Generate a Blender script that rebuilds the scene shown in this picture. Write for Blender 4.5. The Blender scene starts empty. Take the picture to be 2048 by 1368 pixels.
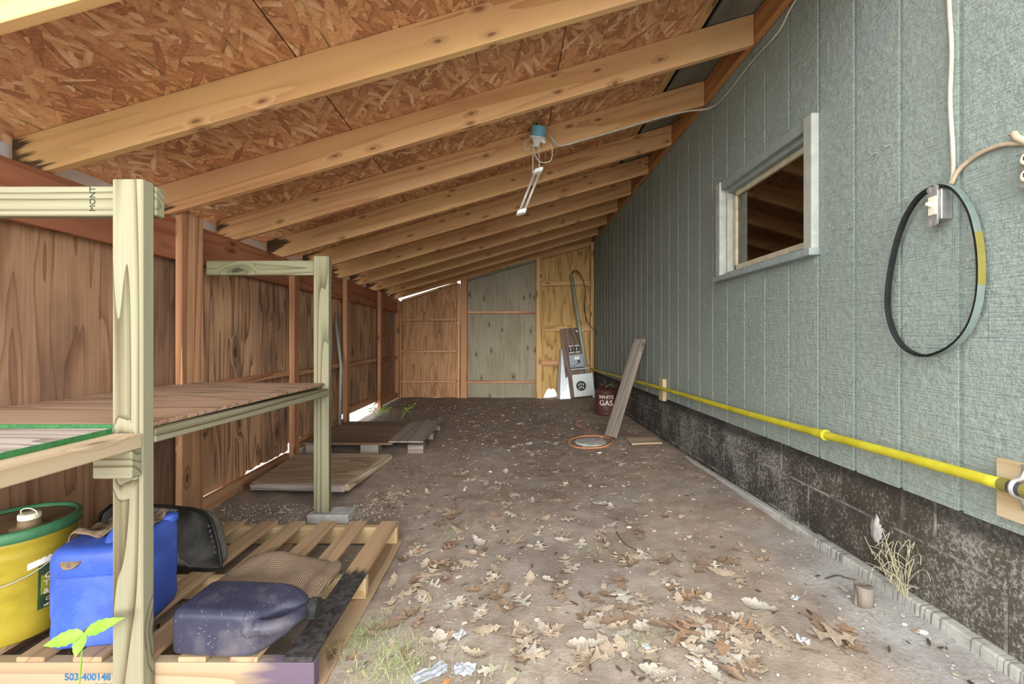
import bpy, bmesh, math, random
from mathutils import Vector, Matrix, noise

random.seed(7)
PI = math.pi
SC = bpy.context.scene
COL = SC.collection
F, CX, CY, CZ = 845.0, 1024.0, 680.0, 1.09        # focal length in pixels, horizon, eye height


def lin(r, g, b):
    f = lambda c: (c / 255) / 12.92 if c / 255 <= 0.04045 else ((c / 255 + 0.055) / 1.055) ** 2.4
    return (f(r), f(g), f(b), 1.0)


# ------------------------------------------------------------------ camera, sky, sun, exposure
cam = bpy.data.cameras.new('camera')
cam.sensor_width = 36.0
cam.lens = F / 2048 * 36.0
cam.shift_y = -4 / 2048
cam.clip_start = 0.02
co = bpy.data.objects.new('camera', cam)
COL.objects.link(co)
co.location = (0, 0, CZ)
co.rotation_euler = (PI / 2, 0, 0)
SC.camera = co

w = bpy.data.worlds.new('overcast_sky')
SC.world = w
w.use_nodes = True
nt = w.node_tree
bg = nt.nodes['Background']
bg.inputs[0].default_value = (0.93, 0.97, 1.0, 1)
bg.inputs[1].default_value = 1.9


def sun(name, direction, strength, angle, color=(1, 1, 1)):
    l = bpy.data.lights.new(name, 'SUN')
    l.energy = strength
    l.angle = math.radians(angle)
    l.color = color
    o = bpy.data.objects.new(name, l)
    COL.objects.link(o)
    o.location = (0, -4, 5)
    o.rotation_euler = Vector(direction).to_track_quat('-Z', 'Y').to_euler()
    return o


# hazy daylight at the open end: one sun straight on, plus added fill suns
sun('hazy_sun', (0.01, 1.0, -0.05), 0.95, 24, (1.0, 0.98, 0.95))
sun('fill_sun_higher', (0.03, 1.0, -0.24), 1.25, 30, (1.0, 0.98, 0.95))  # second sun, added to brighten the floor down the shed
sun('fill_sun_side', (0.86, 0.50, -0.10), 0.8, 85, (1.0, 0.99, 0.97))  # extra sun, added to brighten the siding
sun('fill_sun_house', (-0.86, 0.50, -0.10), 2.1, 85, (1.0, 0.99, 0.97))  # extra sun from the house side, added to brighten the plywood wall

vs = SC.view_settings
vs.view_transform = 'Standard'
vs.look = 'None'
vs.gamma = 1.0
vs.use_curve_mapping = False
vs.exposure = 0.95


# ------------------------------------------------------------------ material helpers
class NT:
    def __init__(s, name):
        s.m = bpy.data.materials.new(name)
        s.m.use_nodes = True
        s.t = s.m.node_tree
        s.b = s.t.nodes['Principled BSDF']
        s.b.inputs['Specular IOR Level'].default_value = 0.3
        s._tc = None

    def n(s, typ, ins=None, **kw):
        x = s.t.nodes.new('ShaderNode' + typ)
        for k, v in kw.items():
            setattr(x, k, v)
        for k, v in (ins or {}).items():
            s.set(x.inputs[k], v)
        return x

    def set(s, sock, v):
        if hasattr(v, 'is_output'):
            s.t.links.new(v, sock)
        elif hasattr(v, 'outputs'):
            s.t.links.new(v.outputs[0], sock)
        else:
            sock.default_value = v

    def obj(s):
        if not s._tc:
            s._tc = s.n('TexCoord')
        return s._tc.outputs['Object']

    def map(s, scale=(1, 1, 1), rot=(0, 0, 0), loc=(0, 0, 0), src=None):
        return s.n('Mapping', {'Vector': src or s.obj(), 'Scale': scale, 'Rotation': rot, 'Location': loc})

    def math(s, op, a, b=0.0, c=0.0, clamp=False):
        return s.n('Math', {0: a, 1: b, 2: c}, operation=op, use_clamp=clamp)

    def noise(s, vec, scale=1.0, detail=3, rough=0.55, dist=0.0):
        return s.n('TexNoise', {'Vector': vec, 'Scale': scale, 'Detail': detail, 'Roughness': rough, 'Distortion': dist})

    def ramp(s, fac, stops):
        r = s.n('ValToRGB', {'Fac': fac})
        e = r.color_ramp.elements
        while len(e) < len(stops):
            e.new(0.5)
        for el, (p, c) in zip(e, stops):
            el.position = p
            el.color = c if len(c) == 4 else (*c, 1)
        return r

    def mix(s, fac, a, b, mode='MIX'):
        x = s.n('MixRGB', {'Fac': fac, 'Color1': a, 'Color2': b}, blend_type=mode)
        return x

    def step(s, v, lo, hi):
        return s.n('MapRange', {'Value': v, 'From Min': lo, 'From Max': hi, 'To Min': 0.0, 'To Max': 1.0})

    def bump(s, h, strength=0.3, dist=0.01):
        b = s.n('Bump', {'Height': h, 'Strength': strength, 'Distance': dist})
        s.t.links.new(b.outputs[0], s.b.inputs['Normal'])

    def done(s, col, rough=0.8, metal=0.0):
        s.set(s.b.inputs['Base Color'], col)
        s.set(s.b.inputs['Roughness'], rough)
        s.set(s.b.inputs['Metallic'], metal)
        return s.m


K = (0.0, 0.0, 0.0, 1)
W1 = (1.0, 1.0, 1.0, 1)


def plain(name, rgb, rough=0.6, metal=0.0, vary=0.12, scale=18, bump=0.0):
    n = NT(name)
    c = lin(*rgb)
    nz = n.noise(n.map(), scale, 4, 0.6)
    d = tuple(x * (1 - vary * 1.6) for x in c[:3]) + (1,)
    l = tuple(min(1, x * (1 + vary)) for x in c[:3]) + (1,)
    col = n.ramp(nz, [(0.3, d), (0.7, l)])
    if bump:
        n.bump(nz, bump, 0.005)
    return n.done(col, rough, metal)


def wood(name, dark, mid, light, axis='X', rings=9.0, cross=5.0, along=0.45, knots=True, blotch=None, blotch_amt=0.5,
         blotch_scale=2.0, stain_tail=None, rough=0.82, fiber=0.35, knot_scale=1.0, stain_fn=None, contrast=1.0, thin='Z', knot_den=0.55):
    n = NT(name)
    oi = n.n('ObjectInfo')
    off = n.math('MULTIPLY', oi.outputs['Random'], 37.0)
    comb = n.n('CombineXYZ', {0: off, 1: off, 2: off})
    vec = n.n('VectorMath', {0: n.obj(), 1: comb}, operation='ADD')
    def sc(a, b):
        return {'X': (a, b, b), 'Y': (b, a, b), 'Z': (b, b, a)}[axis]
    base = n.noise(n.map(sc(along, cross), src=vec.outputs[0]), 1.0, 1.5, 0.45, 0.25)
    v = base.outputs[0]
    kd = None
    if knots:
        ks = knot_scale
        # knots show on every face: along the grain, and across it round the edges
        sx_ = n.n('SeparateXYZ', {0: vec.outputs[0]})
        ia = 'XYZ'.index(axis)
        o1, o2 = [q for q in range(3) if q != ia]
        ku = n.math('MULTIPLY', sx_.outputs[ia], 2.6 * ks)
        kvv = n.math('MULTIPLY', n.math('ADD', sx_.outputs[o1], sx_.outputs[o2]), 6.5 * ks)
        k2 = n.n('CombineXYZ', {0: ku, 1: kvv, 2: 0.0})
        wb = n.noise(n.map((14, 14, 14), src=vec.outputs[0]), 1.0, 2)
        wv = n.n('VectorMath', {0: k2, 1: n.n('VectorMath', {0: wb.outputs[1], 1: (0.09, 0.09, 0.0)}, operation='MULTIPLY')}, operation='ADD')
        vor = n.n('TexVoronoi', {'Vector': wv, 'Scale': 1.0, 'Randomness': 1.0}, voronoi_dimensions='2D')
        keep = n.math('GREATER_THAN', n.n('SeparateColor', {0: vor.outputs['Color']}).outputs[0], knot_den)
        kd = n.math('ADD', vor.outputs['Distance'], n.math('SUBTRACT', 1.0, keep))
        pull = n.math('MULTIPLY', n.math('SUBTRACT', 1.0, n.step(kd, 0.0, 0.24)), 0.26)
        v = n.math('ADD', v, pull)
    ph = n.math('FRACT', n.math('MULTIPLY', v, rings))
    tri = n.math('ABSOLUTE', n.math('SUBTRACT', n.math('MULTIPLY', ph, 2.0), 1.0))
    saw = n.math('POWER', ph, 1.7)
    g = n.math('ADD', n.math('MULTIPLY', saw, 0.75), n.math('MULTIPLY', tri, 0.25))
    fib = n.noise(n.map(sc(2.5, 130), src=vec.outputs[0]), 1.0, 2, 0.6)
    lo = 0.5 - 0.5 * contrast
    g2 = n.math('ADD', n.math('MULTIPLY', g, contrast), lo * 0.9)
    g2 = n.math('ADD', g2, n.math('MULTIPLY', n.math('SUBTRACT', fib, 0.5), fiber))
    col = n.ramp(g2, [(0.05, lin(*light)), (0.5, lin(*mid)), (0.98, lin(*dark))])
    out = col.outputs[0]
    big = n.noise(n.map(sc(blotch_scale * 0.45, blotch_scale), src=vec.outputs[0], loc=(7, 3, 5)), 1.0, 3, 0.55)
    if blotch:
        m = n.math('MULTIPLY', n.step(big, 0.46, 0.68), blotch_amt)
        out = n.mix(m, out, lin(*blotch)).outputs[0]
    if knots:
        core = n.math('SUBTRACT', 1.0, n.step(kd, 0.055, 0.085))
        halo = n.math('MULTIPLY', n.math('SUBTRACT', 1.0, n.step(kd, 0.08, 0.2)), 0.4)
        kk = tuple(x * 0.45 for x in lin(*dark)[:3]) + (1,)
        out = n.mix(n.math('MAXIMUM', n.math('MULTIPLY', core, 0.85), halo), out, kk).outputs[0]
    if stain_fn:
        out = stain_fn(n, out, vec)
    n.bump(g2, 0.25, 0.003)
    return n.done(out, rough)


def tail_stain(length_half, reach=0.35, col=(38, 30, 22), amt=0.9):
    def fn(n, out, vec):
        sx = n.n('SeparateXYZ', {0: n.obj()})
        nz = n.noise(n.map((1.6, 16, 16), src=vec.outputs[0]), 1.0, 4, 0.65)
        d = n.math('ADD', sx.outputs[0], length_half)                     # distance from the tail
        fall = n.math('SUBTRACT', 1.0, n.step(d, 0.0, reach))
        m = n.step(n.math('ADD', n.math('MULTIPLY', fall, 0.5), nz), 0.86, 0.93)
        # narrow dark streaks all along the top edge
        st = n.noise(n.map((0.8, 60, 26), src=vec.outputs[0], loc=(3, 9, 1)), 1.0, 4, 0.7)
        m2 = n.math('MULTIPLY', n.step(st, 0.64, 0.72), 0.55)
        return n.mix(n.math('MULTIPLY', n.math('MAXIMUM', m, m2), amt), out, lin(*col)).outputs[0]
    return fn


def mould(col, lo=0.52, hi=0.7, scale=(0.9, 3, 3), amt=0.7):
    def fn(n, out, vec):
        nz = n.noise(n.map(scale, src=vec.outputs[0], loc=(2, 8, 4)), 1.0, 5, 0.62)
        return n.mix(n.math('MULTIPLY', n.step(nz, lo, hi), amt), out, lin(*col)).outputs[0]
    return fn


M = {}
M['rafter'] = wood('pine_rafter', (164, 114, 72), (200, 152, 106), (214, 172, 128), rings=5, cross=8, along=0.35, blotch=(214, 178, 118),
                   blotch_amt=0.6, blotch_scale=2.2, stain_fn=tail_stain(1.785), contrast=0.6, fiber=0.4, knot_scale=1.45, thin='Y', knot_den=0.58)
M['ledger'] = wood('ledger_pine', (138, 86, 48), (176, 120, 72), (192, 140, 90), rings=5, contrast=0.6, along=0.25)
M['header'] = wood('red_stained_beam', (126, 74, 50), (164, 104, 74), (180, 122, 90), rings=6, contrast=0.55, along=0.25,
                   blotch=(96, 52, 34), blotch_amt=0.5, stain_fn=mould((70, 40, 28), 0.6, 0.72, amt=0.6))
M['stud'] = wood('weathered_stud', (134, 88, 58), (180, 132, 96), (204, 160, 122), rings=8, along=0.25, contrast=0.85,
                 blotch=(120, 78, 52), blotch_amt=0.5)
M['stud_pale'] = wood('pale_stud', (136, 96, 58), (188, 148, 98), (206, 170, 118), rings=6, along=0.25, contrast=0.7)
M['stud_red'] = wood('reddish_stud', (126, 82, 56), (172, 122, 88), (190, 142, 106), rings=6, along=0.25, contrast=0.7)
M['ply_red'] = wood('reddish_plywood', (116, 80, 56), (162, 122, 92), (188, 150, 118), axis='X', rings=6, cross=13, along=0.9, knots=False,
                    blotch=(112, 84, 70), blotch_amt=0.7, blotch_scale=1.6, stain_fn=mould((86, 66, 58), 0.5, 0.68, amt=0.55), contrast=0.65, fiber=0.7)
M['ply_knot'] = wood('knotty_plywood', (112, 80, 60), (184, 140, 106), (208, 170, 132), axis='X', rings=7, cross=10, along=0.8, knots=True,
                     knot_scale=0.6, blotch=(120, 98, 86), blotch_amt=0.65, blotch_scale=1.5, stain_fn=mould((64, 54, 50), 0.56, 0.72, (0.7, 5, 5), 0.75), fiber=0.6, knot_den=0.5)
M['ply_back_orange'] = wood('orange_back_plywood', (126, 84, 54), (166, 124, 88), (186, 148, 110), axis='X', rings=5, cross=9, along=1.1, knots=False,
                            contrast=0.6, stain_fn=mould((92, 60, 40), 0.56, 0.75, (0.7, 3.2, 3.2), 0.6), fiber=0.6)
M['ply_back_grey'] = wood('grey_back_plywood', (98, 90, 74), (140, 132, 112), (156, 148, 128), axis='X', rings=4, cross=12, along=1.0, knots=True,
                          knot_scale=0.9, contrast=0.35, blotch=(118, 106, 84), blotch_amt=0.6, fiber=0.5, knot_den=0.5)
M['ply_back_olive'] = wood('olive_back_plywood', (122, 90, 50), (176, 140, 84), (196, 164, 108), axis='X', rings=5, cross=8, along=1.0, knots=False,
                           contrast=0.7, blotch=(150, 124, 74), blotch_amt=0.6, fiber=0.6)
M['treated'] = wood('treated_lumber', (78, 66, 46), (124, 117, 92), (142, 138, 114), rings=11, cross=6, along=0.3, knots=True, knot_scale=0.7,
                    contrast=1.0, blotch=(124, 128, 96), blotch_amt=0.5, fiber=0.45, knot_den=0.6)
M['pine_rail'] = wood('planed_pine_rail', (142, 116, 84), (166, 146, 116), (178, 160, 132), rings=6, along=0.25, contrast=0.6, fiber=0.2)
M['pallet'] = wood('pallet_wood', (122, 92, 64), (164, 134, 102), (182, 154, 122), rings=5, cross=7, along=0.4, contrast=0.6,
                   blotch=(158, 132, 104), blotch_amt=0.6, knot_scale=0.8, knot_den=0.7)
M['pallet_new'] = wood('pallet_stringer', (148, 116, 78), (178, 152, 112), (188, 166, 130), rings=4, cross=6, along=0.3, contrast=0.5, knots=False)
M['shelf'] = wood('shelf_plywood', (104, 80, 62), (152, 124, 100), (174, 148, 124), axis='X', rings=9, cross=9, along=0.6, knots=False, fiber=0.5,
                  blotch=(150, 108, 82), blotch_amt=0.6)
M['shelf_pale'] = wood('pale_shelf_plywood', (118, 102, 92), (156, 142, 132), (176, 165, 157), axis='X', rings=9, cross=9, along=0.6, knots=False,
                       fiber=0.5)
M['slab'] = wood('weathered_slab', (122, 100, 78), (176, 156, 130), (200, 184, 160), axis='X', rings=9, cross=6, along=0.5, knots=False, fiber=0.6,
                 blotch=(140, 116, 90), blotch_amt=0.7)
M['grey_wood'] = wood('grey_weathered_wood', (96, 86, 76), (134, 124, 112), (156, 146, 134), rings=6, along=0.3, contrast=0.6)
M['deck_board'] = wood('dirty_platform_board', (88, 72, 58), (124, 104, 84), (140, 122, 102), rings=5, along=0.5, knots=False, contrast=0.5, fiber=0.5,
                       blotch=(104, 76, 56), blotch_amt=0.7)
M['block_wood'] = wood('fresh_pine_block', (164, 134, 96), (194, 172, 136), (204, 188, 158), rings=6, along=0.5, contrast=0.6, knots=False)
M['white'] = plain('white_enamel', (226, 228, 222), 0.5, vary=0.06)
M['fascia'] = plain('white_fascia', (222, 226, 232), 0.5, vary=0.04)
M['cream'] = plain('cream_plastic', (226, 222, 200), 0.4, vary=0.06)
M['cable'] = plain('white_cable_sheath', (186, 183, 168), 0.5, vary=0.1)
M['cable_tan'] = plain('dirty_tan_cable', (196, 176, 150), 0.6, vary=0.15)
M['black'] = plain('black_rubber', (34, 36, 34), 0.5, vary=0.2)
M['tub'] = plain('dusty_black_plastic', (108, 105, 100), 0.38, vary=0.35, scale=9)
M['steel'] = plain('galvanised_steel', (190, 190, 186), 0.4, 0.6, vary=0.15)
M['tube_grey'] = plain('grey_lamp_tube', (178, 172, 168), 0.35, 0.2, vary=0.05)
M['blue_box'] = plain('blue_box_plastic', (112, 180, 206), 0.45, vary=0.08)
M['conduit'] = plain('grey_conduit', (152, 160, 144), 0.5, 0.2, vary=0.12)
M['meter_grey'] = plain('meter_grey_paint', (176, 182, 178), 0.45, 0.2, vary=0.08)
M['panel_grey'] = plain('panel_blue_grey', (118, 128, 132), 0.45, 0.2, vary=0.1)
M['dark_board'] = wood('dark_old_plywood', (74, 58, 48), (112, 94, 82), (130, 112, 98), axis='X', rings=6, knots=False, contrast=0.6, along=0.5)
M['sheet'] = plain('pale_sheet_metal', (186, 192, 196), 0.35, 0.5, vary=0.08)
M['orange'] = plain('orange_cord', (208, 138, 92), 0.6, vary=0.1)
M['green_edge'] = plain('green_edge_paint', (52, 108, 60), 0.7, vary=0.25, scale=60)
M['bucket_green'] = plain('green_lid_plastic', (62, 112, 78), 0.4, vary=0.15)
M['label_dark'] = plain('dark_green_label', (54, 72, 44), 0.5, vary=0.25, scale=25)
M['label_olive'] = plain('olive_label', (140, 140, 40), 0.5, vary=0.1)
M['label_white'] = plain('white_label', (222, 222, 216), 0.5, vary=0.04)
M['label_yellow'] = plain('yellow_label', (134, 126, 62), 0.5, vary=0.1)
M['ink'] = plain('black_ink', (48, 46, 40), 0.7, vary=0.1)
M['blue_ink'] = plain('blue_stencil_ink', (56, 104, 146), 0.8, vary=0.3, scale=120)
M['lettering'] = plain('cream_lettering', (222, 210, 196), 0.6, vary=0.12, scale=80)
M['concrete'] = plain('grey_concrete', (176, 174, 168), 0.9, vary=0.2, scale=12, bump=0.4)
M['shell'] = plain('white_shell', (216, 212, 204), 0.5, vary=0.1)
M['paper'] = plain('white_paper', (184, 184, 184), 0.7, vary=0.06)
M['stump'] = wood('old_stump', (84, 74, 64), (120, 110, 98), (142, 132, 120), axis='X', rings=6, along=0.6, knots=False)
M['leaf_tan'] = plain('pale_tan_leaf', (182, 163, 140), 0.8, vary=0.2, scale=14)
M['leaf_grey'] = plain('silvery_leaf', (192, 182, 166), 0.8, vary=0.16, scale=14)
M['leaf_rust'] = plain('rust_leaf', (168, 136, 108), 0.8, vary=0.22, scale=14)
M['leaf_brown'] = plain('brown_leaf', (146, 122, 100), 0.85, vary=0.22, scale=14)
M['chip_pale'] = plain('pale_chip', (206, 200, 188), 0.8, vary=0.1)
M['chip_tan'] = plain('tan_straw', (166, 148, 122), 0.85, vary=0.2)
M['chip_dark'] = plain('dark_bark_bit', (92, 74, 60), 0.9, vary=0.25)
M['straw'] = plain('dry_straw', (190, 182, 152), 0.8, vary=0.15)
M['grey_pipe'] = plain('grey_leaning_pipe', (150, 148, 138), 0.6, 0.2, vary=0.12)
M['roof_grey'] = plain('grey_weathered_panel', (128, 128, 116), 0.7, 0.1, vary=0.25, scale=4)
M['roof_dark'] = plain('roofing_felt', (52, 50, 48), 0.9)
M['outside'] = plain('outside_gravel', (196, 194, 184), 0.95, vary=0.25, scale=6)
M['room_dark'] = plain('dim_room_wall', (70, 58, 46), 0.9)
M['blue_grey_trim'] = plain('blue_grey_trim_paint', (142, 152, 150), 0.6, vary=0.1)
M['white_trim'] = plain('off_white_trim_paint', (168, 171, 162), 0.6, vary=0.1)
M['sash'] = plain('cream_sash_paint', (196, 186, 160), 0.6, vary=0.15)
M['belt_grey'] = plain('grey_belt_fabric', (118, 132, 126), 0.7, vary=0.15)


def mk_leaf_green():
    n = NT('bright_green_leaf')
    nz = n.noise(n.map(), 30, 3)
    m = n.done(n.ramp(nz, [(0.3, lin(110, 150, 48)), (0.7, lin(136, 172, 66))]), 0.5)
    n.b.inputs['Transmission Weight'].default_value = 0.0
    return m


M['green_leaf'] = mk_leaf_green()


def mk_grass():
    n = NT('grass_blades')
    oi = n.n('NewGeometry')
    col = n.ramp(oi.outputs['Random Per Island'], [(0.0, lin(140, 168, 84)), (0.35, lin(178, 188, 124)), (1.0, lin(196, 190, 160))])
    return n.done(col, 0.7)


M['grass'] = mk_grass()


def mk_osb():
    n = NT('oriented_strand_board')
    vec = n.obj()
    h_prev, c_prev = None, None
    for i, ang in enumerate((58, 105, 20, -40, 82, 130, 65)):
        nz = n.noise(n.map((3, 3, 3), loc=(i * 3, i, 0)), 1.0, 2)
        dis = n.n('VectorMath', {0: nz.outputs[1], 1: (0.05, 0.05, 0)}, operation='MULTIPLY')
        vv = n.n('VectorMath', {0: vec, 1: dis.outputs[0]}, operation='ADD')
        mp = n.map((1 / 7.5, 1 / 36.0, 1), (0, 0, math.radians(ang)), (i * 5.3, i * 2.7, 0), src=vv.outputs[0])
        mp.vector_type = 'TEXTURE'
        vo = n.n('TexVoronoi', {'Vector': mp, 'Scale': 1.0, 'Randomness': 0.9}, voronoi_dimensions='2D')
        sp = n.n('SeparateColor', {0: vo.outputs['Color']})
        h, c = sp.outputs[0], sp.outputs[1]
        edge = n.math('MULTIPLY', n.step(vo.outputs['Distance'], 0.42, 0.66), 0.28)
        c = n.math('SUBTRACT', c, edge)
        if h_prev is None:
            h_prev, c_prev = h, c
        else:
            m = n.math('GREATER_THAN', h, h_prev)
            c_prev = n.n('Mix', {0: m, 2: c_prev, 3: c}).outputs[0]
            h_prev = n.math('MAXIMUM', h, h_prev)
    col = n.ramp(c_prev, [(0.0, lin(152, 98, 66)), (0.2, lin(178, 122, 86)), (0.55, lin(204, 150, 106)), (0.85, lin(220, 172, 128)), (1.0, lin(236, 204, 164))])
    fib = n.noise(n.map((90, 90, 1)), 1.0, 2)
    out = n.mix(0.25, col, n.ramp(fib, [(0.3, lin(130, 84, 54)), (0.7, lin(222, 180, 134))])).outputs[0]
    sx = n.n('SeparateXYZ', {0: vec})
    # faint green chalk lines that mark nailing rows
    a = n.math('ABSOLUTE', n.math('SUBTRACT', n.math('FRACT', n.math('MULTIPLY', sx.outputs[0], 1 / 0.305)), 0.5))
    wob = n.noise(n.map((2, 7, 1)), 1.0, 2)
    line = n.math('MULTIPLY', n.math('LESS_THAN', a, 0.011), n.step(wob, 0.42, 0.6))
    out = n.mix(n.math('MULTIPLY', line, 0.8), out, lin(86, 92, 44)).outputs[0]
    # water staining towards the eaves in green patches
    al = n.noise(n.map((1.6, 1.1, 1), loc=(4, 4, 0)), 1.0, 3)
    eave = n.math('SUBTRACT', 1.0, n.step(sx.outputs[0], -1.8, -1.15))
    out = n.mix(n.math('MULTIPLY', n.math('MULTIPLY', eave, n.step(al, 0.36, 0.62)), 0.55), out, lin(170, 172, 96)).outputs[0]
    n.bump(c_prev, 0.5, 0.004)
    return n.done(out, 0.75)


M['osb'] = mk_osb()


def mk_siding():
    n = NT('painted_rough_sawn_siding')
    big = n.noise(n.map((0.8, 0.8, 0.8)), 1.0, 3)
    saw = n.noise(n.map((1, 7, 150)), 1.0, 3, 0.65)
    saw2 = n.noise(n.map((30, 30, 30)), 1.0, 4, 0.7)
    crk = n.noise(n.map((1, 55, 1.6)), 1.0, 3, 0.6)
    crack = n.step(crk, 0.68, 0.74)
    sx = n.n('SeparateXYZ', {0: n.obj()})
    far = n.step(sx.outputs[1], 2.0, 3.5)
    crack = n.math('MULTIPLY', crack, n.math('ADD', 0.25, n.math('MULTIPLY', far, 0.75)))
    col = n.ramp(big, [(0.3, lin(145, 158, 152)), (0.55, lin(157, 169, 161)), (0.75, lin(167, 177, 166))])
    out = n.mix(n.math('MULTIPLY', n.step(saw2, 0.55, 0.8), 0.35), col, lin(190, 199, 192)).outputs[0]
    out = n.mix(n.math('MULTIPLY', crack, 0.5), out, lin(182, 192, 188)).outputs[0]
    dark = n.step(n.noise(n.map((1, 14, 60), loc=(4, 2, 2)), 1.0, 4, 0.7), 0.66, 0.75)
    out = n.mix(n.math('MULTIPLY', dark, 0.4), out, lin(92, 104, 98)).outputs[0]
    # bluish paint spots
    sp = n.noise(n.map((1.7, 1.7, 2.6), loc=(1, 5, 3)), 1.0, 2)
    out = n.mix(n.math('MULTIPLY', n.step(sp, 0.66, 0.78), 0.5), out, lin(150, 162, 182)).outputs[0]
    h = n.math('ADD', n.math('MULTIPLY', saw, 0.7), n.math('MULTIPLY', saw2, 0.6))
    h = n.math('ADD', h, n.math('MULTIPLY', crack, 0.6))
    n.bump(h, 1.0, 0.016)
    return n.done(out, 0.7)


M['siding'] = mk_siding()


def mk_found():
    n = NT('tarred_concrete_block')
    sx = n.n('SeparateXYZ', {0: n.obj()})
    v = n.n('CombineXYZ', {0: sx.outputs[1], 1: sx.outputs[2], 2: 0.0})
    br = n.n('TexBrick', {'Vector': v, 'Scale': 1.0, 'Mortar Size': 0.006, 'Mortar Smooth': 0.4, 'Brick Width': 0.4, 'Row Height': 0.2,
                          'Color1': W1, 'Color2': W1, 'Mortar': K})
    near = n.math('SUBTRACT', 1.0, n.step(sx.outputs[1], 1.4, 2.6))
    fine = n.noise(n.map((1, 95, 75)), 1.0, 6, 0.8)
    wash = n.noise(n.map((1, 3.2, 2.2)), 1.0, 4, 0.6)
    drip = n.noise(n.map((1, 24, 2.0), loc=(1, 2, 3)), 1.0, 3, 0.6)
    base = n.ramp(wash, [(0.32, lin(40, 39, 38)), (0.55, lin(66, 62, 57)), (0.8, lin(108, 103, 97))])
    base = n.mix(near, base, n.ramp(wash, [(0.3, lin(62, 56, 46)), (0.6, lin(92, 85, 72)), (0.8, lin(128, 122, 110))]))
    sa = n.step(n.math('ADD', fine, n.math('MULTIPLY', n.math('SUBTRACT', wash, 0.5), 0.4)), 0.515, 0.64)
    out = n.mix(n.math('MULTIPLY', sa, 0.7), base, lin(188, 186, 180)).outputs[0]
    out = n.mix(n.math('MULTIPLY', n.step(drip, 0.62, 0.74), 0.5), out, lin(132, 130, 126)).outputs[0]
    mort = n.math('SUBTRACT', 1.0, br.outputs['Color'])
    mm = n.math('MULTIPLY', mort, n.step(n.noise(n.map((1, 9, 9)), 1.0, 3), 0.42, 0.6))
    out = n.mix(n.math('MULTIPLY', mm, 0.75), out, lin(176, 172, 164)).outputs[0]
    tar = n.step(n.math('ADD', sx.outputs[2], n.math('MULTIPLY', wash, 0.12)), 0.545, 0.59)
    out = n.mix(n.math('MULTIPLY', tar, 0.75), out, lin(40, 37, 33)).outputs[0]
    n.bump(n.math('SUBTRACT', fine, n.math('MULTIPLY', mort, 0.8)), 0.6, 0.008)
    return n.done(out, 0.85)


M['foundation'] = mk_found()


def mk_ledge():
    n = NT('tar_dripped_concrete')
    sx = n.n('SeparateXYZ', {0: n.obj()})
    nz = n.noise(n.map((20, 20, 20)), 1.0, 4)
    col = n.ramp(nz, [(0.3, lin(158, 156, 148)), (0.7, lin(196, 194, 186))])
    drip = n.noise(n.map((1, 150, 7)), 1.0, 3, 0.6)
    m = n.step(drip, 0.53, 0.62)
    near = n.math('SUBTRACT', 1.0, n.step(sx.outputs[1], 1.9, 2.3))
    out = n.mix(n.math('MULTIPLY', m, n.math('MULTIPLY', near, 0.75)), col, lin(84, 82, 80))
    n.bump(nz, 0.4, 0.005)
    return n.done(out, 0.9)


M['ledge'] = mk_ledge()


def mk_dirt():
    n = NT('packed_dirt')
    sx = n.n('SeparateXYZ', {0: n.obj()})
    big = n.noise(n.map((0.9, 0.9, 0.9)), 1.0, 4, 0.6)
    med = n.noise(n.map((9, 9, 9)), 1.0, 5, 0.65)
    fine = n.noise(n.map((70, 70, 70)), 1.0, 4, 0.7)
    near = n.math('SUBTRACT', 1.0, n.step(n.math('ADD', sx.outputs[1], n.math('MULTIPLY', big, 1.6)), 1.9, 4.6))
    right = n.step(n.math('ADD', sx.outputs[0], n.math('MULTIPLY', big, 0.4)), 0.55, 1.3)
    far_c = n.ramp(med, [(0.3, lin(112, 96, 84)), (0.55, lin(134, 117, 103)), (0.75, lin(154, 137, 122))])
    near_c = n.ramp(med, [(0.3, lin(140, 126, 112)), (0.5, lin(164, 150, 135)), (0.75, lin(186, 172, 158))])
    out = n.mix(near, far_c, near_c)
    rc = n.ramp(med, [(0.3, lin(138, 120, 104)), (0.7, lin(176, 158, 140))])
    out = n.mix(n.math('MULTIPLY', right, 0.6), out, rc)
    # grey concrete dust along the footing
    dx = n.math('ADD', sx.outputs[0], n.math('MULTIPLY', n.math('SUBTRACT', big, 0.5), 0.5))
    dust = n.math('MULTIPLY', n.step(dx, 1.02, 1.2), n.math('SUBTRACT', 1.0, n.step(sx.outputs[1], 1.7, 2.3)))
    out = n.mix(n.math('MULTIPLY', dust, 0.85), out, n.ramp(fine, [(0.3, lin(158, 157, 153)), (0.7, lin(188, 187, 184))]))
    gp = n.noise(n.map((1.7, 1.7, 1.7), loc=(3, 1, 0)), 1.0, 3)
    out = n.mix(n.math('MULTIPLY', n.step(gp, 0.52, 0.66), 0.4), out, lin(150, 143, 138))
    dk = n.noise(n.map((2.2, 2.2, 2.2), loc=(9, 1, 0)), 1.0, 3)
    out = n.mix(n.math('MULTIPLY', n.step(dk, 0.55, 0.68), 0.5), out, lin(116, 99, 86))
    out = n.mix(n.math('MULTIPLY', n.step(fine, 0.6, 0.72), 0.45), out, lin(196, 184, 168))
    out = n.mix(n.math('MULTIPLY', n.math('SUBTRACT', 1.0, n.step(fine, 0.3, 0.4)), 0.4), out, lin(80, 66, 56))
    n.bump(n.math('ADD', n.math('MULTIPLY', med, 0.6), n.math('MULTIPLY', fine, 0.4)), 0.7, 0.012)
    return n.done(out, 0.95)


M['dirt'] = mk_dirt()


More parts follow.
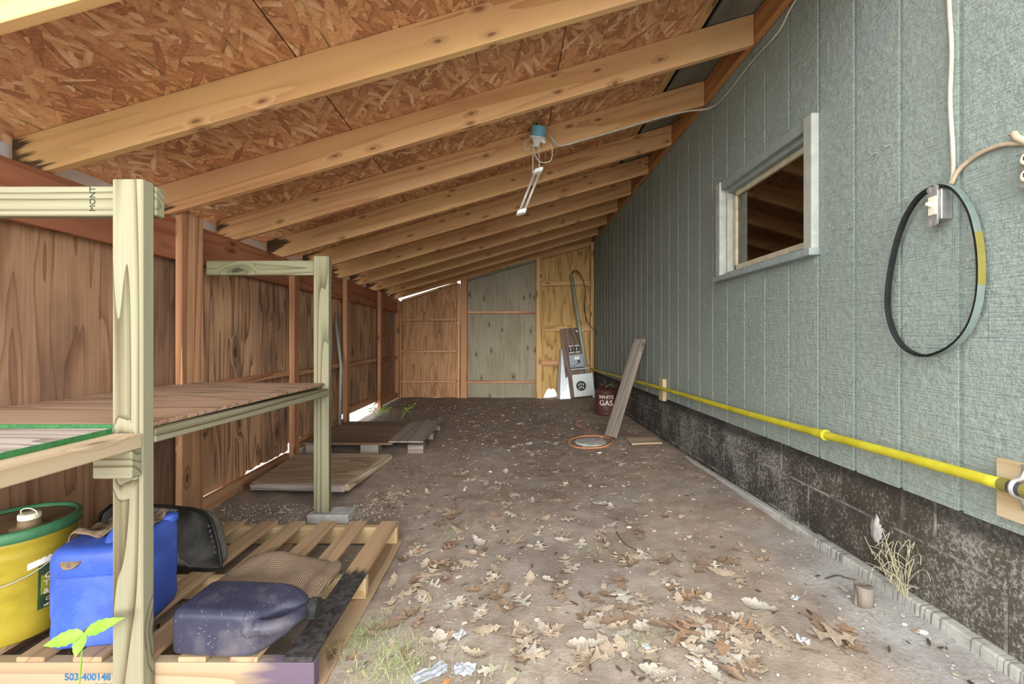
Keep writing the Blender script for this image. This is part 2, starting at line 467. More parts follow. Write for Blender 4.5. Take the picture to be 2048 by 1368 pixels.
def mk_plastic(name, base, dust, amt=0.5, rough=0.35, scale=(5, 5, 5), speck=0.2):
    n = NT(name)
    a = n.noise(n.map(scale), 1.0, 5, 0.65)
    f = n.noise(n.map((160, 160, 160)), 1.0, 2)
    b = tuple(lin(*base)[:3]) + (1,)
    b2 = tuple(x * 0.7 for x in lin(*base)[:3]) + (1,)
    col = n.ramp(a, [(0.35, b2), (0.6, b)])
    out = n.mix(n.math('MULTIPLY', n.step(a, 0.5, 0.72), amt), col, lin(*dust))
    out = n.mix(n.math('MULTIPLY', n.step(f, 0.68, 0.74), speck), out, lin(210, 200, 186))
    r = n.math('ADD', rough, n.math('MULTIPLY', n.step(a, 0.5, 0.72), 0.35))
    return n.done(out, r)


M['blue_plastic'] = mk_plastic('blue_jug_plastic', (62, 92, 182), (112, 130, 186), 0.4, 0.38, (4, 4, 3))
M['navy_plastic'] = mk_plastic('dark_navy_jug_plastic', (58, 58, 76), (116, 107, 100), 0.55, 0.36, (5, 5, 5), 0.5)
M['yellow_plastic'] = mk_plastic('yellow_bucket_plastic', (160, 141, 40), (140, 120, 48), 0.4, 0.42, (6, 6, 9), 0.1)
M['lid_dirty'] = mk_plastic('dirty_lid_top', (120, 100, 72), (146, 126, 96), 0.6, 0.6, (6, 6, 6), 0.1)
M['can_red'] = mk_plastic('rusty_red_paint', (84, 48, 44), (78, 62, 54), 0.6, 0.5, (7, 7, 4), 0.3)


def mk_pipe():
    n = NT('yellow_gas_pipe_jacket')
    nz = n.noise(n.map((8, 8, 8)), 1.0, 4)
    return n.done(n.ramp(nz, [(0.35, lin(178, 166, 40)), (0.6, lin(204, 194, 56)), (0.8, lin(160, 160, 66))]), 0.45)


M['pipe'] = mk_pipe()
M['pipe_purple'] = plain('purple_grey_pipe', (112, 100, 120), 0.45, vary=0.15)


def mk_burlap():
    n = NT('burlap_weave')
    w1 = n.n('TexWave', {'Vector': n.map((1, 1, 0)), 'Scale': 36.0, 'Distortion': 2.5, 'Detail': 2.0, 'Detail Scale': 0.4}, bands_direction='X')
    w2 = n.n('TexWave', {'Vector': n.map((1, 1, 0)), 'Scale': 36.0, 'Distortion': 2.5, 'Detail': 2.0, 'Detail Scale': 0.4}, bands_direction='Y')
    g = n.math('MULTIPLY', w1.outputs['Fac'], w2.outputs['Fac'])
    big = n.noise(n.map((6, 6, 6)), 1.0, 3)
    col = n.ramp(g, [(0.05, lin(104, 84, 66)), (0.5, lin(176, 152, 128)), (1.0, lin(204, 184, 162))])
    out = n.mix(n.math('MULTIPLY', n.step(big, 0.5, 0.7), 0.35), col, lin(140, 114, 88))
    n.bump(g, 0.6, 0.003)
    return n.done(out, 0.95)


M['burlap'] = mk_burlap()
M['burlap_mud'] = plain('muddy_burlap', (126, 106, 84), 0.95, vary=0.35, scale=40, bump=0.6)


def mk_stained_slat():
    n_fn = lambda n, out, vec: n.mix(n.step(n.math('ADD', n.n('SeparateXYZ', {0: n.obj()}).outputs[0],
                                                   n.math('MULTIPLY', n.noise(n.map((3, 40, 40)), 1.0, 3), 0.14)), 0.10, 0.045), out,
                                     n.ramp(n.noise(n.map((60, 60, 60)), 1.0, 3), [(0.35, lin(36, 33, 31)), (0.7, lin(74, 68, 66))])).outputs[0]
    return wood('oil_stained_slat', (122, 92, 64), (164, 134, 102), (182, 154, 122), rings=5, cross=7, along=0.4, contrast=0.6, knots=False,
                stain_fn=n_fn)


M['slat_stained'] = mk_stained_slat()


def mk_stained_stringer():
    def fn(n, out, vec):
        x = n.n('SeparateXYZ', {0: n.obj()}).outputs[0]
        nz = n.noise(n.map((4, 30, 30)), 1.0, 3)
        m = n.step(n.math('ADD', x, n.math('MULTIPLY', nz, 0.2)), 0.50, 0.60)
        return n.mix(n.math('MULTIPLY', m, 0.9), out, lin(84, 70, 92)).outputs[0]
    return wood('purple_stained_stringer', (128, 104, 76), (158, 138, 109), (170, 152, 124), rings=5, along=0.3, contrast=0.6, knots=False, stain_fn=fn)


M['stringer_front'] = mk_stained_stringer()


def mk_glass(name, tint, fac, rough):
    m = bpy.data.materials.new(name)
    m.use_nodes = True
    t = m.node_tree
    for nd in list(t.nodes):
        t.nodes.remove(nd)
    out = t.nodes.new('ShaderNodeOutputMaterial')
    mix = t.nodes.new('ShaderNodeMixShader')
    tr = t.nodes.new('ShaderNodeBsdfTransparent')
    gl = t.nodes.new('ShaderNodeBsdfGlossy')
    lw = t.nodes.new('ShaderNodeLayerWeight')
    lw.inputs['Blend'].default_value = fac
    tr.inputs[0].default_value = tint
    gl.inputs[0].default_value = (0.9, 0.85, 0.75, 1)
    gl.inputs['Roughness'].default_value = rough
    t.links.new(lw.outputs['Fresnel'], mix.inputs[0])
    t.links.new(tr.outputs[0], mix.inputs[1])
    t.links.new(gl.outputs[0], mix.inputs[2])
    t.links.new(mix.outputs[0], out.inputs[0])
    return m


M['glass'] = mk_glass('dusty_window_glass', (0.5, 0.45, 0.38, 1), 0.62, 0.05)
M['clear'] = plain('clear_plastic_film', (206, 212, 226), 0.2, vary=0.06)
M['clear'].node_tree.nodes['Principled BSDF'].inputs['Alpha'].default_value = 0.4


# ------------------------------------------------------------------ geometry helpers
def world(o):
    m = Matrix(o.matrix_basis)
    p = o.parent
    while p:
        m = p.matrix_basis @ m
        p = p.parent
    return m


def link(o, parent):
    COL.objects.link(o)
    if parent:
        o.parent = parent


def tag(o, label=None, cat=None, group=None, kind=None):
    if label: o['label'] = label
    if cat: o['category'] = cat
    if group: o['group'] = group
    if kind: o['kind'] = kind
    return o


def thing(name, label, cat, loc=(0, 0, 0), group=None):
    o = bpy.data.objects.new(name, None)
    o.empty_display_size = 0.05
    link(o, None)
    o.matrix_basis = Matrix.Translation(loc)
    return tag(o, label, cat, group)


def struct(name, loc=(0, 0, 0)):
    o = bpy.data.objects.new(name, None)
    link(o, None)
    o.matrix_basis = Matrix.Translation(loc)
    o['kind'] = 'structure'
    return o


def obj(name, bm, mat, parent=None, origin=None, smooth=False, mods=None):
    """bm holds world coordinates; the object's origin goes to `origin` (else its parent's, else the base of its box)."""
    if origin is None:
        if parent is not None:
            origin = world(parent).translation
        else:
            vs_ = [v.co for v in bm.verts]
            lo = Vector((min(v.x for v in vs_), min(v.y for v in vs_), min(v.z for v in vs_)))
            hi = Vector((max(v.x for v in vs_), max(v.y for v in vs_), max(v.z for v in vs_)))
            origin = Vector(((lo.x + hi.x) / 2, (lo.y + hi.y) / 2, lo.z))
    origin = Vector(origin)
    Mw = Matrix.Translation(origin)
    bmesh.ops.translate(bm, verts=bm.verts, vec=-origin)
    me = bpy.data.meshes.new(name)
    bm.to_mesh(me)
    bm.free()
    for m in (mat if isinstance(mat, (list, tuple)) else [mat]):
        me.materials.append(M[m] if isinstance(m, str) else m)
    if smooth:
        for p in me.polygons:
            p.use_smooth = True
    o = bpy.data.objects.new(name, me)
    link(o, parent)
    o.matrix_basis = (world(parent).inverted() @ Mw) if parent else Mw
    for typ, kw in (mods or []):
        md = o.modifiers.new(typ.lower(), typ)
        for k, v in kw.items():
            setattr(md, k, v)
    return o


def basis(c, ax, ay):
    ax = Vector(ax).normalized()
    ay = Vector(ay)
    ay = (ay - ax * ay.dot(ax)).normalized()
    az = ax.cross(ay)
    m = Matrix((ax, ay, az)).transposed().to_4x4()
    m.translation = Vector(c)
    return m


def placed(name, bm, Mw, mat, parent=None, smooth=False):
    """bm in local coordinates of the frame Mw, kept as the object's own frame (for grain along local X)."""
    me = bpy.data.meshes.new(name)
    bm.to_mesh(me)
    bm.free()
    for m in (mat if isinstance(mat, (list, tuple)) else [mat]):
        me.materials.append(M[m] if isinstance(m, str) else m)
    if smooth:
        for p in me.polygons:
            p.use_smooth = True
    o = bpy.data.objects.new(name, me)
    link(o, parent)
    o.matrix_basis = (world(parent).inverted() @ Mw) if parent else Mw
    return o


def box_bm(sx, sy, sz, bev=0.0, seg=1):
    bm = bmesh.new()
    bmesh.ops.create_cube(bm, size=1.0, matrix=Matrix.Diagonal((sx, sy, sz, 1)))
    if bev:
        bmesh.ops.bevel(bm, geom=list(bm.edges), offset=bev, segments=seg, affect='EDGES', profile=0.5)
    return bm


def board(name, c, ax, ay, size, mat, parent=None, bev=0.003):
    """A board: size = (length along ax, width along ay, thickness)."""
    return placed(name, box_bm(*size, bev), basis(c, ax, ay), mat, parent)


def wbox(name, x0, x1, y0, y1, z0, z1, mat, parent=None, bev=0.002, origin=None):
    bm = box_bm(x1 - x0, y1 - y0, z1 - z0, bev)
    bmesh.ops.translate(bm, verts=bm.verts, vec=((x0 + x1) / 2, (y0 + y1) / 2, (z0 + z1) / 2))
    return obj(name, bm, mat, parent, origin)


def add_box(bm, c, size, R=None, bev=0.0):
    b = box_bm(*size, bev)
    if R is not None:
        b.transform(R.to_4x4() if len(R) == 3 else R)
    bmesh.ops.translate(b, verts=b.verts, vec=c)
    me = bpy.data.meshes.new('tmp')
    b.to_mesh(me)
    b.free()
    bm.from_mesh(me)
    bpy.data.meshes.remove(me)


def catmull(pts, n=6):
    P = [Vector(p) for p in pts]
    out = []
    for i in range(len(P) - 1):
        p0 = P[max(i - 1, 0)]; p1 = P[i]; p2 = P[i + 1]; p3 = P[min(i + 2, len(P) - 1)]
        for k in range(n):
            t = k / n
            out.append(0.5 * ((2 * p1) + (p2 - p0) * t + (2 * p0 - 5 * p1 + 4 * p2 - p3) * t * t + (3 * p1 - p0 - 3 * p2 + p3) * t ** 3))
    out.append(P[-1])
    return out


def tube(bm, pts, r, seg=8, closed=False, cap=True, smoothn=0):
    P = catmull(pts, smoothn) if smoothn else [Vector(p) for p in pts]
    N = len(P)
    rs = r if isinstance(r, (list, tuple)) else [r] * N
    rings = []
    up = None
    for i, p in enumerate(P):
        if closed:
            t = (P[(i + 1) % N] - P[i - 1]).normalized()
        else:
            t = (P[min(i + 1, N - 1)] - P[max(i - 1, 0)]).normalized()
        if up is None:
            up = t.orthogonal().normalized()
        else:
            up = (up - t * up.dot(t))
            up = up.normalized() if up.length > 1e-6 else t.orthogonal().normalized()
        s = t.cross(up)
        rr = rs[i] if i < len(rs) else rs[-1]
        rings.append([bm.verts.new(p + (up * math.cos(2 * PI * k / seg) + s * math.sin(2 * PI * k / seg)) * rr) for k in range(seg)])
    rng = range(N if closed else N - 1)
    for i in rng:
        a, b = rings[i], rings[(i + 1) % N]
        for k in range(seg):
            bm.faces.new((a[k], a[(k + 1) % seg], b[(k + 1) % seg], b[k]))
    if cap and not closed:
        bm.faces.new(rings[0][::-1])
        bm.faces.new(rings[-1])
    return bm


def lathe(bm, prof, c=(0, 0, 0), seg=32, R=None, caps=True):
    """prof = [(radius, height), ...] turned about local Z."""
    rings = []
    for r, h in prof:
        ring = []
        for k in range(seg):
            a = 2 * PI * k / seg
            v = Vector((r * math.cos(a), r * math.sin(a), h))
            if R is not None:
                v = R @ v
            ring.append(bm.verts.new(v + Vector(c)))
        rings.append(ring)
    for a, b in zip(rings, rings[1:]):
        for k in range(seg):
            bm.faces.new((a[k], a[(k + 1) % seg], b[(k + 1) % seg], b[k]))
    if caps:
        bm.faces.new(rings[0][::-1])
        bm.faces.new(rings[-1])
    return bm


def loft(bm, sections, cap=True):
    rings = [[bm.verts.new(p) for p in s] for s in sections]
    n = len(rings[0])
    for a, b in zip(rings, rings[1:]):
        for k in range(n):
            bm.faces.new((a[k], a[(k + 1) % n], b[(k + 1) % n], b[k]))
    if cap:
        bm.faces.new(rings[0][::-1])
        bm.faces.new(rings[-1])
    return bm


def rrect(w, h, r, n=5):
    r = min(r, w / 2 - 1e-4, h / 2 - 1e-4)
    out = []
    for cx, cy, a0 in ((w / 2 - r, h / 2 - r, 0), (-w / 2 + r, h / 2 - r, 90), (-w / 2 + r, -h / 2 + r, 180), (w / 2 - r, -h / 2 + r, 270)):
        for k in range(n + 1):
            a = math.radians(a0 + 90 * k / n)
            out.append((cx + r * math.cos(a), cy + r * math.sin(a)))
    return out


def prism(bm, poly, to3, d):
    """Extrude the 2-D outline poly (mapped by to3) by the vector d."""
    a = [bm.verts.new(to3(p)) for p in poly]
    b = [bm.verts.new(Vector(to3(p)) + Vector(d)) for p in poly]
    n = len(a)
    bm.faces.new(a)
    bm.faces.new(b[::-1])
    for k in range(n):
        bm.faces.new((a[k], b[k], b[(k + 1) % n], a[(k + 1) % n]))
    bmesh.ops.recalc_face_normals(bm, faces=bm.faces)
    return bm


def text_bm(s, size, fn, thick=0.0004, bold=0.0, shear=0.0):
    cu = bpy.data.curves.new('txt', 'FONT')
    cu.body = s
    cu.size = size
    cu.offset = bold
    cu.shear = shear
    cu.resolution_u = 3
    cu.extrude = thick
    o = bpy.data.objects.new('txt', cu)
    COL.objects.link(o)
    dg = bpy.context.evaluated_depsgraph_get()
    me = bpy.data.meshes.new_from_object(o.evaluated_get(dg))
    bm = bmesh.new()
    bm.from_mesh(me)
    bpy.data.objects.remove(o)
    bpy.data.curves.remove(cu)
    bpy.data.meshes.remove(me)
    for v in bm.verts:
        v.co = fn(v.co)
    return bm


def sstep(a, b, x):
    t = max(0.0, min(1.0, (x - a) / (b - a)))
    return t * t * (3 - 2 * t)


def fz0(x, y):
    a = max(0.0, min(1.0, (x + 0.6) / 1.95)) * 0.16
    b = 0.10 * sstep(2.5, 4.2, y)
    dip = -0.025 * (1 - sstep(-0.62, -0.4, x)) * (1 - sstep(2.2, 2.7, y)) * sstep(0.6, 1.0, y)
    gap = -0.055 * (1 - sstep(-1.92, -1.72, x)) * sstep(4.95, 5.15, y) * (1 - sstep(5.95, 6.15, y))
    return max(a, b) + dip + gap


def fz(x, y):
    p = Vector((x * 2.1, y * 2.1, 0.3))
    q = Vector((x * 9, y * 9, 1.7))
    return fz0(x, y) + 0.012 * noise.noise(p) + 0.004 * noise.noise(q)


def at(px, py, Y):
    return Vector(((px - CX) * Y / F, Y, CZ - (py - CY) * Y / F))


def onfloor(px, py):
    Y = 3.0
    for _ in range(25):
        x = (px - CX) * Y / F
        Y = (CZ - fz(x, Y)) * F / (py - CY)
    return Vector(((px - CX) * Y / F, Y, fz((px - CX) * Y / F, Y)))


XW = 1.40                      # house wall
XL = 1.36                      # ledger face
SL = 0.289                     # roof slope
def roofz(x):                  # underside of the roof boards
    return 1.93 + SL * (x + 2.08)
ra = math.atan(SL)
RX = Vector((math.cos(ra), 0, math.sin(ra)))


# ------------------------------------------------------------------ ground
def build_floor():
    bm = bmesh.new()
    x0, x1, y0, y1, s = -1.99, 1.42, -1.4, 7.3, 0.03
    nx, ny = int((x1 - x0) / s), int((y1 - y0) / s)
    g = []
    for j in range(ny + 1):
        row = []
        for i in range(nx + 1):
            x, y = x0 + (x1 - x0) * i / nx, y0 + (y1 - y0) * j / ny
            row.append(bm.verts.new((x, y, fz(x, y))))
        g.append(row)
    for j in range(ny):
        for i in range(nx):
            bm.faces.new((g[j][i], g[j][i + 1], g[j + 1][i + 1], g[j + 1][i]))
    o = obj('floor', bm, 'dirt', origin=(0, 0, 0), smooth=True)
    o['kind'] = 'structure'
    bm = bmesh.new()
    # ground outside, around the shed
    R = 25
    def q(xa, xb, ya, yb):
        v = [bm.verts.new(p) for p in ((xa, ya, 0.03), (xb, ya, 0.03), (xb, yb, 0.03), (xa, yb, 0.03))]
        bm.faces.new(v)
    q(-R, -1.98, -R, R)
    q(-1.98, R, 7.28, R)
    q(-1.98, R, -R, -1.38)
    q(1.41, R, -1.38, 7.28)
    o = obj('ground', bm, 'outside', origin=(0, 0, 0))
    o['kind'] = 'structure'


build_floor()


# ------------------------------------------------------------------ house wall, foundation, footing
def build_house_wall():
    y0, y1 = 0.25, 7.6
    WY0, WY1, WZ0, WZ1 = 1.975, 2.795, 1.53, 2.095
    g0, sp, gw, gd = 1.318, 0.2032, 0.017, 0.010
    ys = [(y0, 0.0)]
    k = math.ceil((y0 - g0) / sp)
    while g0 + k * sp < y1:
        y = g0 + k * sp
        ys += [(y - gw / 2, 0.0), (y - gw / 2 + 0.001, gd), (y + gw / 2 - 0.001, gd), (y + gw / 2, 0.0)]
        k += 1
    ys.append((y1, 0.0))
    for w_ in (WY0, WY1):
        ys.append((w_, 0.0 if not any(abs((w_ - g0) / sp - round((w_ - g0) / sp)) * sp < gw / 2 for _ in (0,)) else gd))
    ys.sort()
    zs = [0.554, WZ0, WZ1, 3.5]
    bm = bmesh.new()
    grid = [[bm.verts.new((XW + d, y, z)) for z in zs] for y, d in ys]
    for i in range(len(ys) - 1):
        ym = (ys[i][0] + ys[i + 1][0]) / 2
        for j in range(3):
            if j == 1 and WY0 < ym < WY1:
                continue
            bm.faces.new((grid[i][j], grid[i][j + 1], grid[i + 1][j + 1], grid[i + 1][j]))
        a, b = grid[i][0], grid[i + 1][0]
        c = bm.verts.new((XW + 0.03, b.co.y, 0.554)); d = bm.verts.new((XW + 0.03, a.co.y, 0.554))
        bm.faces.new((a, b, c, d))
    o = obj('wall_right', bm, 'siding', origin=(0, 0, 0))
    o['kind'] = 'structure'
    # foundation of tarred block
    f = wbox('wall_foundation', XW + 0.004, XW + 0.2, y0, y1, -0.2, 0.556, 'foundation', bev=0, origin=(0, 0, 0))
    f['kind'] = 'structure'
    bm = bmesh.new()
    secs = []
    Y = y0
    while Y <= 5.2:
        w_ = 0.030 + 0.006 * noise.noise(Vector((Y * 6, 0, 0)))
        zt = 0.20 - 0.045 * sstep(1.3, 4.0, Y) + 0.004 * noise.noise(Vector((Y * 9, 3, 0)))
        secs.append([Vector((XW + 0.05, Y, 0.05)), Vector((XW - w_ - 0.008, Y, 0.05)), Vector((XW - w_, Y, zt - 0.006)), Vector((XW - w_ + 0.006, Y, zt)),
                     Vector((XW + 0.05, Y, zt + 0.003))])
        Y += 0.04
    loft(bm, secs)
    bmesh.ops.recalc_face_normals(bm, faces=bm.faces)
    t = obj('trim_1', bm, 'ledge', origin=(0, 0, 0))
    t['kind'] = 'structure'
    t['label'] = 'concrete footing ledge with tar drips along the foundation'
    # dim room behind the window
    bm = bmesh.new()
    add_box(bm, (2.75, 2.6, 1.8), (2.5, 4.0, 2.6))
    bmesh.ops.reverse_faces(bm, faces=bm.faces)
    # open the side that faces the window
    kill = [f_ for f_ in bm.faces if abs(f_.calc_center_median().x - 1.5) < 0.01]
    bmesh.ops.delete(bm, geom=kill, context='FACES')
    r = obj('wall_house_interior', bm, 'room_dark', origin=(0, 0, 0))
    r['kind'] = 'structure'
    # window
    win = struct('window_1', (XW, (WY0 + WY1) / 2, WZ0))
    def wb(name, x0, x1, ya, yb, za, zb, mat, par=win):
        return wbox(name, x0, x1, ya, yb, za, zb, mat, par, 0.003)
    wb('casing', XW - 0.032, XW + 0.02, 1.93, 1.985, 1.50, 2.13, 'white_trim')
    wb('casing', XW - 0.032, XW + 0.02, 2.785, 2.84, 1.50, 2.13, 'white_trim')
    wb('head_casing', XW - 0.022, XW + 0.02, 1.985, 2.785, 2.075, 2.13, 'blue_grey_trim')
    wb('sill', XW - 0.045, XW + 0.05, 1.925, 2.85, 1.478, 1.512, 'blue_grey_trim')
    wb('jamb', XW + 0.01, XW + 0.085, 1.985, 2.005, 1.50, 2.08, 'blue_grey_trim')
    wb('jamb', XW + 0.01, XW + 0.085, 2.765, 2.785, 1.50, 2.08, 'white_trim')
    wb('jamb_head', XW + 0.01, XW + 0.085, 2.005, 2.765, 2.05, 2.08, 'blue_grey_trim')
    wb('jamb_base', XW + 0.01, XW + 0.085, 2.005, 2.765, 1.51, 1.535, 'blue_grey_trim')
    sa = wb('sash', XW + 0.045, XW + 0.075, 2.005, 2.03, 1.535, 2.05, 'sash')
    bm = bmesh.new()
    add_box(bm, (XW + 0.06, 2.745, 1.79), (0.03, 0.035, 0.51), bev=0.003)
    add_box(bm, (XW + 0.06, 2.385, 1.555), (0.03, 0.72, 0.04), bev=0.003)
    add_box(bm, (XW + 0.06, 2.385, 2.035), (0.03, 0.72, 0.03), bev=0.003)
    obj('sash_rail', bm, 'sash', sa)
    bm = bmesh.new()
    add_box(bm, (XW + 0.062, 2.385, 1.80), (0.004, 0.70, 0.47))
    obj('pane', bm, 'glass', win)


build_house_wall()


# ------------------------------------------------------------------ roof
def build_roof():
    ce = struct('ceiling', (0, 0, 2.5))
    yA, yB = 0.95, 7.62
    th = 0.011
    nrm = RX.cross(Vector((0, 1, 0)))      # points down or up; fixed below
    if nrm.z < 0: nrm = -nrm
    xs = [(-2.13, -0.903), (-0.897, 0.257), (0.263, 1.0)]
    ysplit = [yA, 2.37 + 0.019, 4.8 + 0.019, yB]
    k = 0
    for (xa, xb) in xs:
        for ya, yb in zip(ysplit, ysplit[1:]):
            pa, pb = Vector((xa, 0, roofz(xa))), Vector((xb, 0, roofz(xb)))
            c = (pa + pb) / 2 + Vector((0, (ya + yb) / 2, 0)) + nrm * (th / 2)
            # panel frame: local X up the slope, local Y along the shed
            board('osb_panel', c, RX, (0, 1, 0), ((pb - pa).length, yb - ya - 0.003, th), 'osb', ce, 0)
            k += 1
    def strip(name, xa, xb, dz, mat, t=0.02):
        pa, pb = Vector((xa, 0, roofz(xa))), Vector((xb, 0, roofz(xb)))
        c = (pa + pb) / 2 + Vector((0, (yA + yB) / 2, 0)) + nrm * (t / 2 + dz)
        return board(name, c, (0, 1, 0), RX, (yB - yA, (pb - pa).length, t), mat, ce, 0)
    strip('edge_plank', 1.004, 1.062, 0.0, 'stud_pale', 0.019)
    strip('old_roof_panel', 1.10, 1.41, 0.005, 'roof_grey', 0.012)
    o = strip('roof_covering', -2.16, 1.41, 0.032, 'roof_dark', 0.03)
    # white fascia and drip edge at the eave
    f = wbox('trim_2', -2.15, -2.125, yA, yB, 1.72, 1.945, 'fascia', origin=(-2.13, 3, 1.8))
    f['kind'] = 'structure'
    f['label'] = 'white fascia board closing the rafter tails'


build_roof()

RAF = ['first rafter from the open end, crossing the upper corner above the shelf',
       'second rafter from the open end, long clean face crossing over the near shelf post',
       'third rafter from the open end, dark-streaked at its tail behind the shelf post',
       'fourth rafter from the open end, carrying the blue electrical box',
       'fifth rafter from the open end, just beyond the blue electrical box',
       'sixth rafter from the open end, behind the hanging lamp tubes',
       'seventh rafter from the open end, at the lower end of the lamp tubes',
       'eighth rafter from the open end, just beyond the lamp tubes',
       'ninth rafter from the open end, third in front of the back wall',
       'tenth rafter from the open end, second in front of the back wall',
       'last rafter, lying on top of the plywood back wall']
for i in range(11):
    Y = 1.15 + 0.61 * i + 0.019
    if i == 10: Y = 7.205
    xa, xb = -2.085, XL - 0.002
    h = 0.172
    bm = bmesh.new()
    L = (xb - xa) / math.cos(ra)
    pa, pb = Vector((xa, Y, roofz(xa) - h / 2)), Vector((xb, Y, roofz(xb) - h / 2))
    # plumb-cut ends: shear along the slope
    tt = 0.019
    c = (pa + pb) / 2
    Mw = basis(c, RX, (0, -1, 0))
    inv = Mw.inverted()
    v = []
    for y in (-tt, tt):
        for (p, s_) in ((pa, -1), (pb, -1), (pb, 1), (pa, 1)):
            v.append(bm.verts.new(inv @ Vector((p.x, Y + y, p.z + s_ * h / 2 - 0.001))))
    for f in ((0, 1, 2, 3), (7, 6, 5, 4), (0, 4, 5, 1), (1, 5, 6, 2), (2, 6, 7, 3), (3, 7, 4, 0)):
        bm.faces.new([v[k] for k in f])
    bmesh.ops.bevel(bm, geom=list(bm.edges), offset=0.003, segments=1, affect='EDGES')
    bmesh.ops.recalc_face_normals(bm, faces=bm.faces)
    o = placed('rafter', bm, Mw, 'rafter')
    tag(o, RAF[i], 'rafter', 'pine rafters under the roof')
o = board('ledger_board', ((XL + XW) / 2 - 0.001, 4.25, 2.8485), (0, 1, 0), (0, 0, 1), (6.7, 0.147, 0.037), 'ledger')
tag(o, 'long brown ledger board on the siding that carries the rafter ends', 'ledger board')

# ------------------------------------------------------------------ plywood wall with the shelf
XPL = -1.985
wl = struct('wall_left', (XPL, 3.6, 0.1))
segs = [(0.5, 2.55, 'ply_red'), (2.556, 3.74, 'ply_knot'), (3.745, 4.87, 'ply_knot'), (4.875, 6.14, 'ply_knot'), (6.145, 7.24, 'ply_red')]
for k, (ya, yb, mt) in enumerate(segs):
    # ragged lower edge
    zb0, zt = 0.115, 1.74
    Mw = basis((XPL - 0.006, (ya + yb) / 2, 0.9), (0, 0, 1), (0, 1, 0))
    inv = Mw.inverted()
    bm = bmesh.new()
    n = max(6, int((yb - ya) / 0.03))
    rag = []
    for i in range(n + 1):
        y = ya + (yb - ya) * i / n
        z = zb0 + 0.02 * noise.noise(Vector((y * 14, 5, 0)))
        if k == 0: z = 0.02
        if k == 1: z = 0.085
        if k == 1 and y > 3.15: z = 0.10 + 0.05 * abs(noise.noise(Vector((y * 22, 1, 0))))
        if k == 2: z = 0.10 + 0.03 * abs(noise.noise(Vector((y * 12, 1, 0)))) + (0.07 if y < 4.1 else 0)
        if k == 3: z = 0.235 + 0.02 * noise.noise(Vector((y * 9, 1, 0)))
        if k == 4: z = 0.16 + 0.02 * noise.noise(Vector((y * 19, 1, 0)))
        rag.append((y, z))
    va = [bm.verts.new(inv @ Vector((XPL, y, z))) for y, z in rag] + [bm.verts.new(inv @ Vector((XPL, yb, zt))), bm.verts.new(inv @ Vector((XPL, ya, zt)))]
    vb = [bm.verts.new(inv @ Vector((XPL - 0.012, y, z))) for y, z in rag] + [bm.verts.new(inv @ Vector((XPL - 0.012, yb, zt))), bm.verts.new(inv @ Vector((XPL - 0.012, ya, zt)))]
    m = len(va)
    bm.faces.new(va); bm.faces.new(vb[::-1])
    for i in range(m):
        bm.faces.new((va[i], vb[i], vb[(i + 1) % m], va[(i + 1) % m]))
    bmesh.ops.recalc_face_normals(bm, faces=bm.faces)
    placed('plywood_panel', bm, Mw, mt, wl)
o = board('header_beam', (-1.949, 4.05, 1.672), (0, 1, 0), (0, 0, 1), (6.35, 0.235, 0.036), 'header')
tag(o, 'reddish header beam along the top of the plywood wall under the rafter tails', 'beam')


def stud(Y, label, mat='stud', z0=None, z1=1.785, w_=0.04, dpt=0.09, x=-1.928, name='wall_stud', group='studs of the plywood side wall'):
    zz = z0 if z0 is not None else fz(-1.95, Y) - 0.01
    # face towards the shed is the narrow edge
    o = board(name, (x - dpt / 2 + 0.012, Y, (zz + z1) / 2), (0, 0, 1), (1, 0, 0), (z1 - zz, dpt, w_), mat)
    tag(o, label, 'stud', group)
    return o


def stud2(x0, x1, y0, y1, z0, z1, mat, label, group='studs of the plywood side wall', cat='stud', name='wall_stud'):
    c = ((x0 + x1) / 2, (y0 + y1) / 2, (z0 + z1) / 2)
    o = board(name, c, (0, 0, 1), (1, 0, 0), (z1 - z0, x1 - x0, y1 - y0), mat)
    tag(o, label, cat, group)
    return o


stud2(-1.93, -1.892, 2.42, 2.505, 0.03, 1.845, 'stud', 'pale weathered stud by the near shelf rail, front one of a pair')
stud2(-1.93, -1.892, 2.508, 2.59, 0.03, 1.84, 'stud', 'pale weathered stud touching the far shelf rail, rear one of a pair')
for (Y, lb, mt) in ((3.70, 'dark stud on the plywood wall seen through the frame of the far shelf post', 'stud_red'),
                    (4.86, 'stud on the plywood wall beside the thin grey leaning pipe', 'stud_red'),
                    (6.10, 'stud on the plywood wall above the weeds, next before the corner', 'stud_red')):
    stud2(-1.93, -1.885, Y - 0.045, Y + 0.045, fz(-1.93, Y) - 0.01, 1.786, mt, lb)
stud2(-1.972, -1.90, 7.12, 7.165, fz(-1.93, 7.1) - 0.01, 1.76, 'stud_red', 'stud standing in the corner of side wall and back wall')
